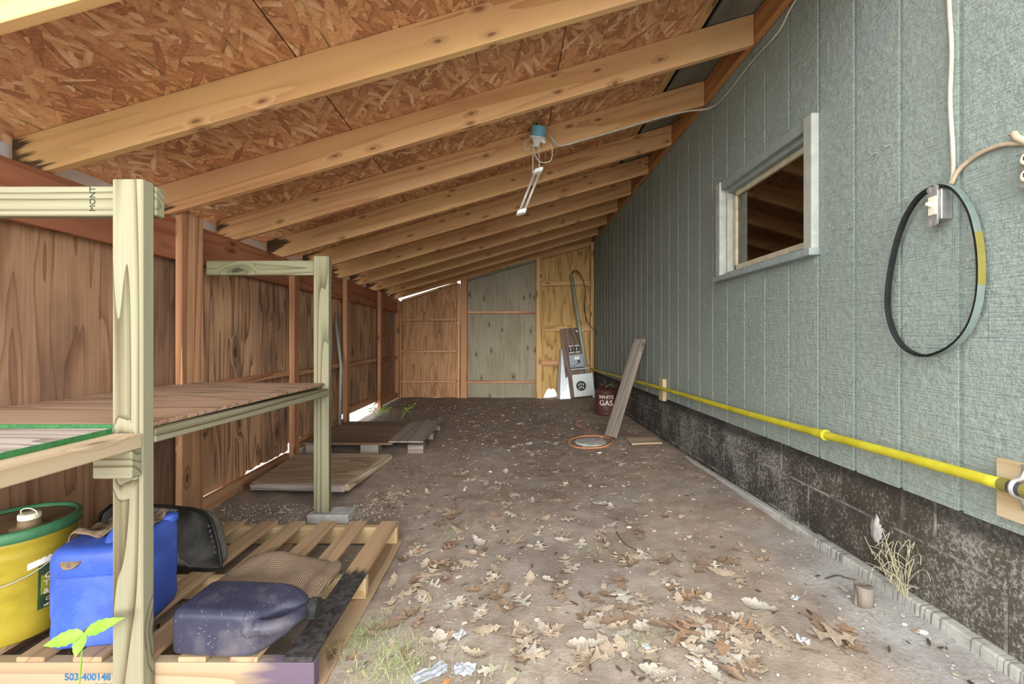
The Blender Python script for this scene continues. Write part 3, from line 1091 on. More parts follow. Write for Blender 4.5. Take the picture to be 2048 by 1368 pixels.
# girts halfway up between the studs
for ya, yb, lb in ((2.62, 3.65, 'rough horizontal strip at the rear edge of the shelf'),
                   (3.75, 4.81, 'horizontal strip on the plywood wall behind the far shelf post'),
                   (4.91, 6.05, 'long horizontal strip on the plywood wall beyond the grey pipe'),
                   (6.15, 7.11, 'short horizontal strip on the plywood wall beside the corner')):
    o = board('wall_girt', (-1.952, (ya + yb) / 2, 0.80 + 0.006 * random.uniform(-1, 1)), (0, 1, 0.012), (1, 0, 0), (yb - ya - 0.002, 0.064, 0.042), 'stud')
    tag(o, lb, 'girt', 'horizontal strips of the plywood side wall')
for ya, yb, z, lb in ((2.6, 3.64, 0.065, 'base board along the ground between pallet and plywood slab'),
                      (3.75, 4.80, 0.150, 'base board at the foot of the plywood wall beside the wooden platform'),
                      (4.92, 6.04, 0.262, 'base board bridging the bright gap above the weeds'),
                      (6.15, 7.1, 0.165, 'base board at the foot of the plywood wall in the corner')):
    o = board('base_board', (-1.935, (ya + yb) / 2, z), (0, 1, 0.02 if ya < 3 else 0.0), (0, 0, 1), (yb - ya, 0.085, 0.036), 'stud')
    tag(o, lb, 'board', 'base boards of the plywood side wall')

# ------------------------------------------------------------------ back wall
YB = 7.255
wb_ = struct('wall_back', (-0.3, YB, 0.1))


def back_panel(x0, x1, zb, ztop_fn, mat, rag=0.0, hole=None):
    cx = (x0 + x1) / 2
    Mw = basis((cx, YB + 0.006, 1.0), (0, 0, 1), (1, 0, 0))
    inv = Mw.inverted()
    bm = bmesh.new()
    n = 40
    pts = []
    for i in range(n + 1):
        x = x0 + (x1 - x0) * i / n
        z = zb + rag * noise.noise(Vector((x * 11, 3, 0)))
        if hole:
            hx0, hx1, hz = hole
            t = max(0.0, 1 - abs((x - (hx0 + hx1) / 2) / ((hx1 - hx0) / 2)) ** 3)
            z += hz * t * (0.8 + 0.3 * noise.noise(Vector((x * 23, 1, 0))))
        pts.append((x, z))
    pts += [(x1, ztop_fn(x1)), (x0, ztop_fn(x0))]
    va = [bm.verts.new(inv @ Vector((x, YB, z))) for x, z in pts]
    vb = [bm.verts.new(inv @ Vector((x, YB + 0.012, z))) for x, z in pts]
    m = len(va)
    bm.faces.new(va); bm.faces.new(vb[::-1])
    for i in range(m):
        bm.faces.new((va[i], vb[i], vb[(i + 1) % m], va[(i + 1) % m]))
    bmesh.ops.recalc_face_normals(bm, faces=bm.faces)
    placed('plywood_panel', bm, Mw, mat, wb_)


rb = lambda x: roofz(x) - 0.172
back_panel(-0.905, -0.855, 0.08, lambda x: 1.36, 'ply_back_orange')
back_panel(-1.955, -0.905, 0.105, lambda x: rb(x) - 0.030 + 0.034 * (x + 0.93), 'ply_back_orange', 0.012)
back_panel(-0.868, 0.455, 0.08, lambda x: rb(x) + 0.02, 'ply_back_grey')
back_panel(0.455, 1.40, 0.08, lambda x: rb(x) + 0.02, 'ply_back_olive', 0.0, (0.54, 0.80, 0.22))


def bstud(x0, x1, z1, mat, label, y0=7.165):
    xm = (x0 + x1) / 2
    zb = fz(xm, 7.2) - 0.01
    o = board('wall_stud', (xm, (y0 + YB) / 2 - 0.001, (zb + z1) / 2), (0, 0, 1), (1, 0, 0), (z1 - zb, x1 - x0, YB - y0 - 0.004), mat)
    tag(o, label, 'stud', 'studs of the back wall')


bstud(-1.925, -1.885, 1.755, 'stud_pale', 'pale stud at the corner end of the back wall', 7.18)
bstud(-0.925, -0.884, 2.05, 'stud_pale', 'pale narrow stud just beside the bright vertical slit in the back wall')
bstud(-0.874, -0.765, rb(-0.81), 'stud_red', 'brown broad stud between the slit and the grey back panel')
bstud(0.412, 0.505, rb(0.46), 'stud_pale', 'broad pale stud between grey and olive panels of the back wall')
bstud(1.335, 1.39, rb(1.36), 'stud_pale', 'pale stud of the back wall against the blue siding')


def bgirt(x0, x1, z, h, mat, label, y0=7.185, sl=0.0):
    o = board('wall_girt', ((x0 + x1) / 2, (y0 + YB) / 2 - 0.001, z), (1, 0, sl), (0, 1, 0), (x1 - x0 - 0.003, YB - y0 - 0.004, h), mat)
    tag(o, label, 'girt', 'horizontal strips of the back wall')


for z, t in ((1.43, 'topmost'), (0.894, 'middle'), (0.383, 'lowest')):
    bgirt(-1.883, -0.94, z, 0.036, 'stud', t + ' horizontal strip on the orange back panel', sl=0.006)
bgirt(-0.763, 0.41, 1.56, 0.036, 'stud', 'upper horizontal strip on the grey back panel')
bgirt(-0.763, 0.41, 0.378, 0.036, 'stud', 'lower horizontal strip on the grey back panel')
for z, t in ((2.055, 'topmost'), (1.287, 'middle'), (0.69, 'lowest')):
    bgirt(0.507, 1.333, z, 0.088, 'stud_pale' if t != 'lowest' else 'stud', t + ' broad horizontal strip on the olive back panel', 7.2)


def bplate(x0, x1, dz, mat, label, t=0.04):
    xm = (x0 + x1) / 2
    o = board('top_plate', (xm, 7.22, rb(xm) - t / 2 - dz), RX, (0, 1, 0), ((x1 - x0) / math.cos(ra), 0.066, t), mat)
    tag(o, label, 'plate', 'sloping top plates of the back wall')


pa_, pb_ = Vector((-1.88, 7.22, rb(-1.88) - 0.058)), Vector((-0.93, 7.22, rb(-0.93) - 0.024))
o = board('top_plate', (pa_ + pb_) / 2, pb_ - pa_, (0, 1, 0), ((pb_ - pa_).length, 0.066, 0.04), 'stud_pale')
tag(o, 'sloping top plate above the orange back panel', 'plate', 'sloping top plates of the back wall')
bplate(-0.762, 0.41, 0.002, 'treated', 'pale sloping top plate above the grey back panel')
bplate(0.507, 1.333, 0.002, 'stud_pale', 'sloping top plate above the olive back panel')

# ------------------------------------------------------------------ shelf
sh = thing('storage_shelf', 'treated lumber storage shelf with plywood deck standing by the plywood wall', 'shelf', (-1.5, 1.9, 0))


def post(y0, zb, zt):
    c = (-1.1575, y0 + 0.022, (zb + zt) / 2)
    return board('post', c, (0, 0, 1), (1, 0, 0), (zt - zb, 0.092, 0.044), 'treated', sh, 0.004)


post(1.27, -0.012, 1.575)
post(2.56, 0.04, 1.60)
r1 = board('top_rail', (-1.515, 1.3335, 1.523), (1, 0, 0), (0, 0, 1), (0.812, 0.092, 0.036), 'treated', sh, 0.004)
r2 = board('top_rail', (-1.505, 2.624, 1.535), (1, 0, 0), (0, 0, 1), (0.765, 0.09, 0.036), 'treated', sh, 0.004)


def stamp(par, s, size, c, rot):
    def fn(v):
        a = Matrix.Rotation(rot, 3, 'Y') @ Vector((v.x, 0, v.y))
        return Vector(c) + a + Vector((0, -v.z, 0))
    obj('grade_stamp', text_bm(s, size, fn, 0.0002), 'ink', par)


stamp(r1, 'MONT', 0.026, (-1.297, 1.3145, 1.49), -PI / 2)
board('front_rail', (-1.155, 0.93, 0.788), (0, 1, 0), (1, 0, 0), (0.676, 0.090, 0.044), 'pine_rail', sh, 0.003)
board('front_rail', (-1.155, 1.937, 0.783), (0, 1, -0.014), (1, 0, 0), (1.244, 0.090, 0.042), 'treated', sh, 0.003)
board('cleat', (-1.168, 1.25, 0.725), (1, 0, 0), (0, 0, 1), (0.115, 0.082, 0.036), 'treated', sh, 0.004)
board('rear_rail', (-1.86, 1.65, 0.783), (0, 1, 0), (1, 0, 0), (2.1, 0.05, 0.042), 'stud', sh, 0.003)
board('deck', (-1.535, 1.92, 0.825), (1, 0, -0.008), (0, 1, 0), (0.80, 1.27, 0.014), 'shelf', sh, 0.002)
board('deck', (-1.565, 0.93, 0.818), (1, 0, 0), (0, 1, 0), (0.74, 0.68, 0.013), 'shelf_pale', sh, 0.002)
wbox('painted_edge', -1.197, -1.1935, 0.592, 1.262, 0.8105, 0.826, 'green_edge', sh, 0)['label'] = 'green painted edge of the deck board'
wbox('painted_edge', -1.93, -1.205, 1.2795, 1.2845, 0.819, 0.834, 'green_edge', sh, 0)['label'] = 'green painted edge of the deck board'

# footing block under the far post
o = wbox('concrete_block', -1.235, -0.985, 2.535, 2.67, -0.03, 0.038, 'concrete', bev=0.006)
tag(o, 'small grey concrete block under the far shelf post', 'block')

# ------------------------------------------------------------------ pallet and what lies on it
pal = thing('wooden_pallet', 'worn wooden pallet with an oil-stained slat carrying jugs and bucket', 'pallet', (-1.2, 1.8, -0.03))
PZ = 0.10
SX = [-0.668, -0.838, -1.0, -1.17, -1.325, -1.505, -1.675, -1.835]
for k, x in enumerate(SX):
    w_ = 0.092 + random.uniform(-0.006, 0.004)
    o = board('slat', (x, 1.815, PZ - 0.008), (random.uniform(-.004, .004), 1, 0), (-1, 0, 0), (0.995, w_, 0.016), 'slat_stained' if k == 0 else 'pallet', pal, 0.002)
    if k == 0:
        o['label'] = 'slat with its front half blackened by oil'
for y, mt in ((1.335, 'stringer_front'), (1.80, 'pallet_new'), (2.285, 'pallet_new')):
    board('stringer', (-1.235, y, PZ - 0.0165 - 0.044), (1, 0, 0), (0, 0, 1), (1.235, 0.087, 0.036), mt, pal, 0.002)
for x in (-0.655, -1.235, -1.82):
    board('bottom_slat', (x, 1.815, -0.013), (0, 1, 0), (-1, 0, 0), (1.0, 0.11, 0.014), 'pallet', pal, 0.002)


def front_fn(x0, z0):
    return lambda v: Vector((x0 + v.x, 1.3165 - v.z, z0 + v.y))


st = text_bm('503-400148', 0.030, front_fn(-1.395, 0.030), 0.0003, 0.0008)
bx_ = text_bm('REV 2', 0.030, front_fn(-1.30, -0.002), 0.0003, 0.0008)
me_ = bpy.data.meshes.new('tmp'); bx_.to_mesh(me_); bx_.free(); st.from_mesh(me_); bpy.data.meshes.remove(me_)
obj('stencil', st, 'blue_ink', pal)['label'] = 'blue stencilled number on the front stringer'

# blue jug -----------------------------------------------------------------
def frame(c, rz):
    return Matrix.Translation(c) @ Matrix.Rotation(rz, 4, 'Z')


bj = thing('blue_jug', 'dusty blue plastic jug standing on the pallet behind the shelf post', 'jug', (-1.385, 1.49, PZ))
Mj = frame((-1.385, 1.49, PZ), math.radians(9))
bm = bmesh.new()
secs = []
JW, JD = 0.245, 0.275
prof = [(0.0, 0.93), (0.008, 0.97), (0.03, 1.0), (0.05, 1.0), (0.09, 0.985), (0.11, 0.998), (0.18, 1.0), (0.225, 0.998), (0.228, 0.99), (0.232, 0.998),
        (0.27, 1.0), (0.292, 0.985), (0.308, 0.94), (0.317, 0.86)]
for h, s in prof:
    secs.append([Mj @ Vector((x, y, h)) for x, y in rrect(JW * s, JD * s, 0.038, 6)])
loft(bm, secs)
obj('body', bm, 'blue_plastic', bj, smooth=True)
bm = bmesh.new()
tube(bm, [Mj @ Vector(p) for p in ((0.03, -0.085, 0.305), (0.03, -0.06, 0.335), (0.03, 0.0, 0.345), (0.03, 0.06, 0.335), (0.03, 0.09, 0.305))], 0.017, 10, smoothn=5)
obj('handle', bm, 'blue_plastic', bj, smooth=True)
bm = bmesh.new()
lathe(bm, [(0.030, 0.0), (0.030, 0.003), (0.024, 0.004), (0.022, 0.002), (0.012, 0.003)], Mj @ Vector((-0.045, -0.1305, 0.286)), 24, Matrix.Rotation(math.radians(9), 3, 'Z') @ Matrix.Rotation(math.radians(55), 3, 'X'))
obj('spout_bung', bm, 'burlap_mud', bj, smooth=True)['label'] = 'mud-caked spout in the front shoulder'
bm = bmesh.new()
tube(bm, [Mj @ Vector((x, -JD / 2 - 0.0005, 0.232)) for x in (-0.075, 0.075)], 0.0012, 6)
obj('moulded_line', bm, 'blue_plastic', bj)
bm = bmesh.new()
lathe(bm, [(0.028, 0), (0.03, 0.004), (0.03, 0.022), (0.026, 0.028), (0.012, 0.03)], Mj @ Vector((0.095, 0.105, 0.30)), 20)
obj('vent_cap', bm, 'blue_plastic', bj, smooth=True)


# folded burlap over the jug
def cloth_grid(nx, ny, fn):
    bm = bmesh.new()
    g = [[bm.verts.new(fn(i / nx, j / ny)) for i in range(nx + 1)] for j in range(ny + 1)]
    for j in range(ny):
        for i in range(nx):
            bm.faces.new((g[j][i], g[j][i + 1], g[j + 1][i + 1], g[j + 1][i]))
    return bm


def rag_fn(u, v):
    x = -0.155 + 0.25 * u
    y = -0.05 + 0.17 * v
    z = 0.332 + 0.022 * noise.noise(Vector((u * 5, v * 4, 2))) + 0.010 * math.sin(u * 9 + v * 4) + 0.015 * math.exp(-((x - 0.03) / 0.06) ** 2)
    if x < -0.105:
        d = (-0.105 - x)
        z -= d * 2.2
        x = -0.118 - d * 0.25
    return Mj @ Vector((x, y, z))


bm = cloth_grid(34, 22, rag_fn)
o = obj('burlap_rag', bm, 'burlap_mud', smooth=True, mods=[('SOLIDIFY', {'thickness': 0.006}), ('SUBSURF', {'levels': 1, 'render_levels': 1})])
tag(o, 'muddy burlap rag folded on top of the blue jug', 'rag')

# yellow bucket --------------------------------------------------------------
BC = Vector((-1.712, 1.46, PZ))
bk = thing('yellow_bucket', 'yellow plastic bucket with green lid standing on the pallet', 'bucket', BC)
bm = bmesh.new()
lathe(bm, [(0.123, 0.0), (0.128, 0.004), (0.131, 0.05), (0.139, 0.20), (0.146, 0.275), (0.1475, 0.28), (0.1475, 0.29), (0.146, 0.294), (0.1485, 0.318), (0.150, 0.322), (0.150, 0.332),
           (0.1485, 0.335), (0.150, 0.352), (0.146, 0.354)], BC, 56)
body = obj('pail', bm, 'yellow_plastic', bk, smooth=True)
bm = bmesh.new()
lathe(bm, [(0.150, 0.335), (0.160, 0.337), (0.1615, 0.35), (0.160, 0.368), (0.155, 0.373), (0.147, 0.372), (0.144, 0.362)], BC, 56, caps=False)
lid = obj('lid', bm, 'bucket_green', bk, smooth=True)
bm = bmesh.new()
lathe(bm, [(0.1445, 0.36), (0.1, 0.3605), (0.05, 0.361), (0.01, 0.361)], BC, 56)
obj('lid_top', bm, 'lid_dirty', lid)['label'] = 'dirty brown top of the lid'
sp = BC + Vector((0.085, -0.035, 0.361))
bm = bmesh.new()
lathe(bm, [(0.048, 0.0), (0.046, 0.004), (0.03, 0.004), (0.028, 0.016), (0.026, 0.03)], sp, 24)
spout = obj('spout', bm, 'lid_dirty', lid, smooth=True)
bm = bmesh.new()
lathe(bm, [(0.027, 0.028), (0.028, 0.03), (0.028, 0.044), (0.025, 0.047), (0.01, 0.045)], sp, 24)
obj('spout_cap', bm, 'cream', lid, smooth=True)['label'] = 'cream cap of the spout'
bm = bmesh.new()
tube(bm, [sp + Vector(p) for p in ((-0.027, 0, 0.04), (-0.024, -0.004, 0.056), (0, -0.006, 0.064), (0.024, -0.004, 0.056), (0.027, 0, 0.04))], 0.0018, 6, smoothn=4)
obj('pull_ring', bm, 'cream', lid)


def cyl_fn(a0, z0, rad=None, c=BC, lift=0.0012):
    """text x runs round the pail from angle a0 (seen from outside left to right), y goes up."""
    def fn(v):
        z = z0 + v.y
        r = rad if rad else (0.131 + (z - 0.05) * 0.0585)
        a = a0 + v.x / r
        rr = r + lift + v.z
        return Vector((c.x + rr * math.cos(a), c.y + rr * math.sin(a), c.z + z))
    return fn


def patch(a0, a1, z0, z1, lift=0.0008, slant=0.0, n=14):
    bm = bmesh.new()
    pr = None
    for i in range(n + 1):
        t = i / n
        a = a0 + (a1 - a0) * t
        col = []
        for j in range(5):
            z = z0 + (z1 - z0) * j / 4 + slant * t
            r = 0.131 + (z - 0.05) * 0.0585 + lift
            col.append(bm.verts.new((BC.x + r * math.cos(a), BC.y + r * math.sin(a), BC.z + z)))
        if pr:
            for j in range(4):
                bm.faces.new((pr[j], col[j], col[j + 1], pr[j + 1]))
        pr = col
    return bm


A0 = math.radians(-21)
lab = obj('label', patch(A0, math.radians(35), 0.085, 0.235), 'label_dark', body)
lab['label'] = 'dark green printed label'
obj('label_flash', patch(A0 + 0.05, A0 + 0.55, 0.135, 0.20, 0.0011, -0.02), 'label_olive', body)
obj('sticker', patch(A0 - 0.18, A0 + 0.4, 0.232, 0.254, 0.0012, 0.015), 'label_white', body)['label'] = 'white paper sticker strip'
for s_, z, sz, off in (('Qu', 0.186, 0.026, 0.10), ('TR', 0.160, 0.026, 0.10), ('& T', 0.134, 0.024, 0.10), ('Co', 0.108, 0.016, 0.14), ('NET', 0.090, 0.010, 0.12)):
    obj('lettering', text_bm(s_, sz, cyl_fn(A0 + off, z, None, lift=0.0014), 0.0002, 0.0004, 0.25 if s_[0] in 'QC' else 0), 'lettering', body)
bm = bmesh.new()
for i, z in enumerate((0.168, 0.162, 0.148, 0.132, 0.105, 0.100, 0.095, 0.090, 0.085, 0.080)):
    b2 = patch(A0 - 1.15, A0 - 0.62 - 0.05 * ((i * 7) % 4), z, z + 0.0026, 0.001)
    m2 = bpy.data.meshes.new('t'); b2.to_mesh(m2); b2.free(); bm.from_mesh(m2); bpy.data.meshes.remove(m2)
obj('printed_text_lines', bm, 'ink', body)
bm = bmesh.new()
pts = []
for k in range(19):
    t = -1 + 2 * k / 18
    a = math.radians(-70) + t * PI / 2
    r = 0.152 + 0.004 * (1 - t * t)
    pts.append(BC + Vector((r * math.cos(a), r * math.sin(a), 0.305 - 0.10 * (1 - abs(t) ** 2.2))))
tube(bm, pts, 0.0022, 6)
obj('wire_handle', bm, 'steel', bk, smooth=True)

# black tub ------------------------------------------------------------------
tb = thing('black_tub', 'dusty black plastic tub lying on its side behind the blue jug', 'tub', (-1.55, 1.95, PZ))
# opening faces the camera; outline given in the opening's plane
ex = Vector((1, -0.10, 0)).normalized()
ez = Vector((-0.06, 0.26, 1)).normalized()
en = ex.cross(ez)          # towards the camera
TO = Vector((-1.245, 1.80, PZ + 0.012))
outl = [(0.0, 0.0), (0.004, 0.03), (-0.02, 0.10), (-0.045, 0.155), (-0.065, 0.195), (-0.10, 0.222), (-0.16, 0.236), (-0.30, 0.243), (-0.45, 0.243), (-0.56, 0.236), (-0.60, 0.20),
        (-0.615, 0.14), (-0.62, 0.06), (-0.615, 0.0), (-0.56, -0.004), (-0.40, -0.006), (-0.20, -0.006), (-0.06, -0.004)]
cen = Vector((-0.31, 0.118))
def tsec(s, d):
    out = []
    for x, z in outl:
        p = cen + (Vector((x, z)) - cen) * s
        p.y = max(p.y, -0.004)
        out.append(TO + ex * p.x + ez * p.y - en * d)
    return out
bm = bmesh.new()
loft(bm, [tsec(1.0, 0.0), tsec(0.97, 0.012), tsec(0.93, 0.05), tsec(0.88, 0.09), tsec(0.74, 0.112), tsec(0.45, 0.118), tsec(0.08, 0.118)], cap=False)
bmesh.ops.contextual_create(bm, geom=[e for e in bm.edges if e.is_boundary and (e.verts[0].co - (TO + ex * cen.x + ez * cen.y)).length < 0.16])
for v in bm.verts:
    v.co += en * 0.006 * noise.noise(v.co * 22)
obj('shell', bm, 'tub', tb, smooth=True, mods=[('SUBSURF', {'levels': 1, 'render_levels': 1}), ('SOLIDIFY', {'thickness': 0.004, 'offset': -1})])
bm = bmesh.new()
tube(bm, [p + en * 0.002 for p in tsec(1.005, 0.0)], 0.0075, 8, closed=True)
obj('rim', bm, 'black', tb, smooth=True)
for k in range(6):
    bm = bmesh.new()
    p = TO + ex * (-0.045 - 0.009 * k) + ez * (0.06 + 0.021 * k)
    tube(bm, [p - en * 0.02, p - en * 0.05 - ex * 0.018, p - en * 0.075 - ex * 0.03], 0.006, 6)
    obj('moulded_rib', bm, 'tub', tb, smooth=True)

# dark jug lying down ---------------------------------------------------------
dj = thing('dark_jug', 'dark navy plastic jug lying on its side at the front of the pallet', 'jug', (-0.9, 1.4, PZ))
Md = frame((-0.905, 1.402, PZ + 0.001), math.radians(-3))
secs = []
for x, w_, h_, oy, oz in ((-0.156, 0.150, 0.118, 0, 0), (-0.153, 0.176, 0.137, 0, 0), (-0.145, 0.186, 0.144, 0, 0), (-0.122, 0.189, 0.147, 0, 0), (-0.118, 0.185, 0.144, 0, 0), (-0.114, 0.189, 0.147, 0, 0),
                          (0.0, 0.190, 0.148, 0, 0), (0.072, 0.189, 0.147, 0, 0), (0.076, 0.182, 0.141, 0, 0), (0.080, 0.189, 0.147, 0, 0), (0.105, 0.180, 0.145, 0.004, 0), (0.128, 0.140, 0.138, 0.022, 0.0),
                          (0.155, 0.104, 0.122, 0.038, 0.003), (0.182, 0.080, 0.090, 0.045, 0.006), (0.200, 0.060, 0.060, 0.046, 0.008), (0.212, 0.050, 0.050, 0.046, 0.008)):
    secs.append([Md @ Vector((x, oy - p[0], 0.0705 + oz + p[1])) for p in rrect(w_, h_, 0.026, 6)])
bm = bmesh.new()
loft(bm, secs)
bmesh.ops.recalc_face_normals(bm, faces=bm.faces)
# pressed hollow beside the grip
for v in bm.verts:
    l = Md.inverted() @ v.co
    d = ((l.x - 0.125) / 0.03) ** 2 + ((l.y + 0.03) / 0.04) ** 2
    if l.z > 0.07:
        v.co.z -= 0.020 * math.exp(-d)
obj('body', bm, 'navy_plastic', dj, smooth=True, mods=[('SUBSURF', {'levels': 1, 'render_levels': 1})])
bm = bmesh.new()
hp = [(0.080, -0.068, 0.085), (0.115, -0.074, 0.090), (0.150, -0.073, 0.092), (0.180, -0.060, 0.092), (0.200, -0.030, 0.090), (0.204, 0.005, 0.086), (0.198, 0.035, 0.08)]
tube(bm, [Md @ Vector(p) for p in hp], [0.030] * 4 + [0.026] * 4 + [0.0215] * 18 + [0.022] * 12, 12, smoothn=6)
obj('handle', bm, 'navy_plastic', dj, smooth=True)
bm = bmesh.new()
Rc = (Md.to_3x3() @ Matrix.Rotation(PI / 2, 3, 'Y'))
lathe(bm, [(0.026, 0.0), (0.031, 0.002), (0.031, 0.030), (0.028, 0.034), (0.012, 0.034)], Md @ Vector((0.214, 0.046, 0.0785)), 36, Rc)
cap = obj('cap', bm, 'black', dj, smooth=False)
bm = bmesh.new()
for k in range(30):
    a = 2 * PI * k / 30
    p0 = Md @ Vector((0.217, 0.046 + 0.0313 * math.cos(a), 0.0785 + 0.0313 * math.sin(a)))
    p1 = Md @ Vector((0.243, 0.046 + 0.0313 * math.cos(a), 0.0785 + 0.0313 * math.sin(a)))
    tube(bm, [p0, p1], 0.0014, 5)
obj('grip_ridges', bm, 'black', cap)
bm = bmesh.new()
for x in (-0.085, -0.045, -0.005, 0.03, 0.045):
    add_box(bm, Md @ Vector((x, -0.0912, 0.10)), (0.0016, 0.001, 0.012))
obj('level_marks', bm, 'chip_pale', dj)

# burlap sack ----------------------------------------------------------------
def sack_fn(top):
    def fn(u, v):
        a, b = u * 2 - 1, v * 2 - 1
        x = -0.965 + 0.235 * a * (1 - 0.06 * b * b) + 0.012 * noise.noise(Vector((v * 4, 3, 0)))
        y = 1.745 + 0.155 * b + 0.018 * math.sin(u * 5) - 0.02 * (a > 0.7)
        e = max(0.0, 1 - max(abs(a), abs(b)) ** 6)
        z = PZ + 0.006
        if top:
            z += e ** 0.6 * (0.026 + 0.018 * noise.noise(Vector((u * 4, v * 3, 7))) + 0.012 * math.sin(7 * v + 5 * u)) + 0.008 * math.exp(-((a - 0.82) / 0.1) ** 2)
        return Vector((x, y, z))
    return fn


bm = cloth_grid(50, 34, sack_fn(True))
b2 = cloth_grid(50, 34, sack_fn(False))
m2 = bpy.data.meshes.new('t'); b2.to_mesh(m2); b2.free(); bm.from_mesh(m2); bpy.data.meshes.remove(m2)
bmesh.ops.remove_doubles(bm, verts=bm.verts, dist=0.0008)
bmesh.ops.recalc_face_normals(bm, faces=bm.faces)
o = obj('burlap_sack', bm, 'burlap', smooth=True)
tag(o, 'flattened burlap sack lying across the pallet slats', 'sack')

# seedling in front of the pallet ----------------------------------------------
sd0 = Vector((-1.245, 1.225, fz(-1.245, 1.225)))
sd = thing('seedling', 'bright green seedling growing in front of the pallet', 'seedling', sd0)
bm = bmesh.new()
tipz = CZ - (1266 - CY) * 1.22 / F
nod = Vector((-1.236, 1.22, tipz))
tube(bm, [sd0 - Vector((0, 0, 0.01)), sd0 + Vector((-0.012, 0, 0.08)), nod], 0.0022, 6, smoothn=5)
obj('stem', bm, 'green_leaf', sd, smooth=True)


def leaf_blade(base, tip, width, up, mat, parent, name='leaf'):
    bm = bmesh.new()
    base, tip = Vector(base), Vector(tip)
    d = tip - base
    s = d.cross(Vector(up)).normalized()
    nrm = s.cross(d).normalized()
    rows = []
    n = 16
    for i in range(n + 1):
        t = i / n
        w_ = width * math.sin(PI * min(1, t ** 0.8)) ** 0.9 * (1 - 0.3 * t)
        w_ *= 1 + (0.10 if i % 3 == 0 else -0.03) * (0 < i < n)
        c = base + d * t - nrm * (0.10 * d.length * t * t)
        rows.append([bm.verts.new(c + s * w_ * k + nrm * 0.12 * abs(k) * w_) for k in (-1, -0.5, 0, 0.5, 1)])
    for a, b in zip(rows, rows[1:]):
        for k in range(4):
            bm.faces.new((a[k], a[k + 1], b[k + 1], b[k]))
    bmesh.ops.remove_doubles(bm, verts=bm.verts, dist=1e-5)
    return obj(name, bm, mat, parent, smooth=True)


leaf_blade(nod, at(80, 1292, 1.19), 0.022, (0, -0.9, 0.6), 'green_leaf', sd)
leaf_blade(nod, at(241, 1236, 1.21), 0.02, (0, -0.9, 0.6), 'green_leaf', sd)
leaf_blade(nod, at(146, 1316, 1.19), 0.021, (0, -1, 0.1), 'green_leaf', sd)
leaf_blade(nod, at(192, 1241, 1.27), 0.014, (0, -0.9, 0.6), 'green_leaf', sd)

# ------------------------------------------------------------------ plywood slab and platform behind the pallet
def slab():
    t = thing('weathered_slab', 'weathered plywood slab lying on the dirt between pallet and platform', 'slab', (-1.45, 3.3, 0.04))
    zt = 0.105
    poly = [(-1.80, 2.93), (-1.14, 2.885), (-1.075, 3.66), (-1.86, 3.66)]
    Mw = basis((-1.45, 3.3, zt - 0.01), (1, 0.05, 0), (0, 1, 0))
    inv = Mw.inverted()
    bm = bmesh.new()
    prism(bm, poly, lambda p: inv @ Vector((p[0], p[1], zt - 0.022)), (0, 0, 0.022))
    placed('plywood_top', bm, Mw, 'slab', t)
    board('front_edge', (-1.47, 2.895, zt - 0.026), (1, -0.068, 0), (0, 1, 0), (0.67, 0.03, 0.044), 'shelf_pale', t, 0.006)
    board('side_edge', (-1.10, 3.27, zt - 0.026), (0.075, 0.775, 0.0), (1, 0, 0), (0.78, 0.06, 0.046), 'slab', t, 0.010)
    board('side_edge', (-1.83, 3.29, zt - 0.040), (-0.07, 0.72, 0.0), (1, 0, 0), (0.72, 0.05, 0.036), 'stud', t, 0.006)


slab()


def platform():
    t = thing('wooden_platform', 'low dirty platform of boards on blocks beyond the weathered slab', 'platform', (-1.3, 4.25, 0.08))
    zb, zt = 0.075, 0.175
    board('deck_board', (-1.46, 4.26, zt - 0.011), (1, 0, 0), (0, 1, 0), (0.79, 1.0, 0.02), 'deck_board', t, 0.003)
    Mw = basis((-0.94, 4.26, zt - 0.005), (0, 1, 0), (-1, 0, 0))
    inv = Mw.inverted()
    bm = bmesh.new()
    prism(bm, [(-1.10, 3.77), (-0.79, 3.765), (-0.785, 4.76), (-0.98, 4.76), (-1.12, 4.62)], lambda p: inv @ Vector((p[0], p[1], zt)), (0, 0, 0.012))
    placed('top_sheet', bm, Mw, 'grey_wood', t)
    for x, w_ in ((-1.75, 0.17), (-1.27, 0.16), (-0.86, 0.14)):
        for y in (3.83, 4.28, 4.68):
            wbox('block', x - w_ / 2, x + w_ / 2, y - (0.07 if y < 4 else 0.055), y + 0.055, zb, zt - 0.021, 'grey_wood', t)
    board('bottom_board', (-1.3, 3.83, zb - 0.002), (1, 0, 0), (0, 1, 0), (1.05, 0.10, 0.018), 'deck_board', t, 0.002)


platform()

# grey pipe on the side wall
bm = bmesh.new()
a_, b_ = at(656, 668, 4.70), at(668, 608, 4.80)
tube(bm, [(-1.885, 4.62, fz(-1.88, 4.6) + 0.0), (-1.885, 4.66, 0.8), b_ + Vector((0.0, 0, 0.01))], 0.018, 10)
o = obj('metal_pipe', bm, 'grey_pipe', smooth=True)
tag(o, 'thin grey pipe leaning against the plywood side wall', 'pipe')

# ------------------------------------------------------------------ electrical gear in the corner
EO = Vector((1.10, 6.985, fz(1.10, 6.98)))
EU = Vector((-0.114, 0.125, 1.125)).normalized()
ER = Vector((1.125, 0, 0.114)).normalized()
EN = ER.cross(EU)
def E(a, b, c=0.0):
    return EO + ER * a + EU * b + EN * c
RE = Matrix((ER, EU, EN)).transposed()      # local x right, y up, z to the viewer
eb = thing('electrical_backboard', 'old board with meter box and breaker panel leaning on the back wall', 'electrical board', EO)
board('backing_board', E(0, 0.58, 0.009), EU, ER, (1.16, 0.35, 0.018), 'dark_board', eb)


def ebox(name, a, b, c, size, mat, par=eb, bev=0.004):
    bm = bmesh.new()
    add_box(bm, E(a, b, c), size, RE, bev)
    return obj(name, bm, mat, par)


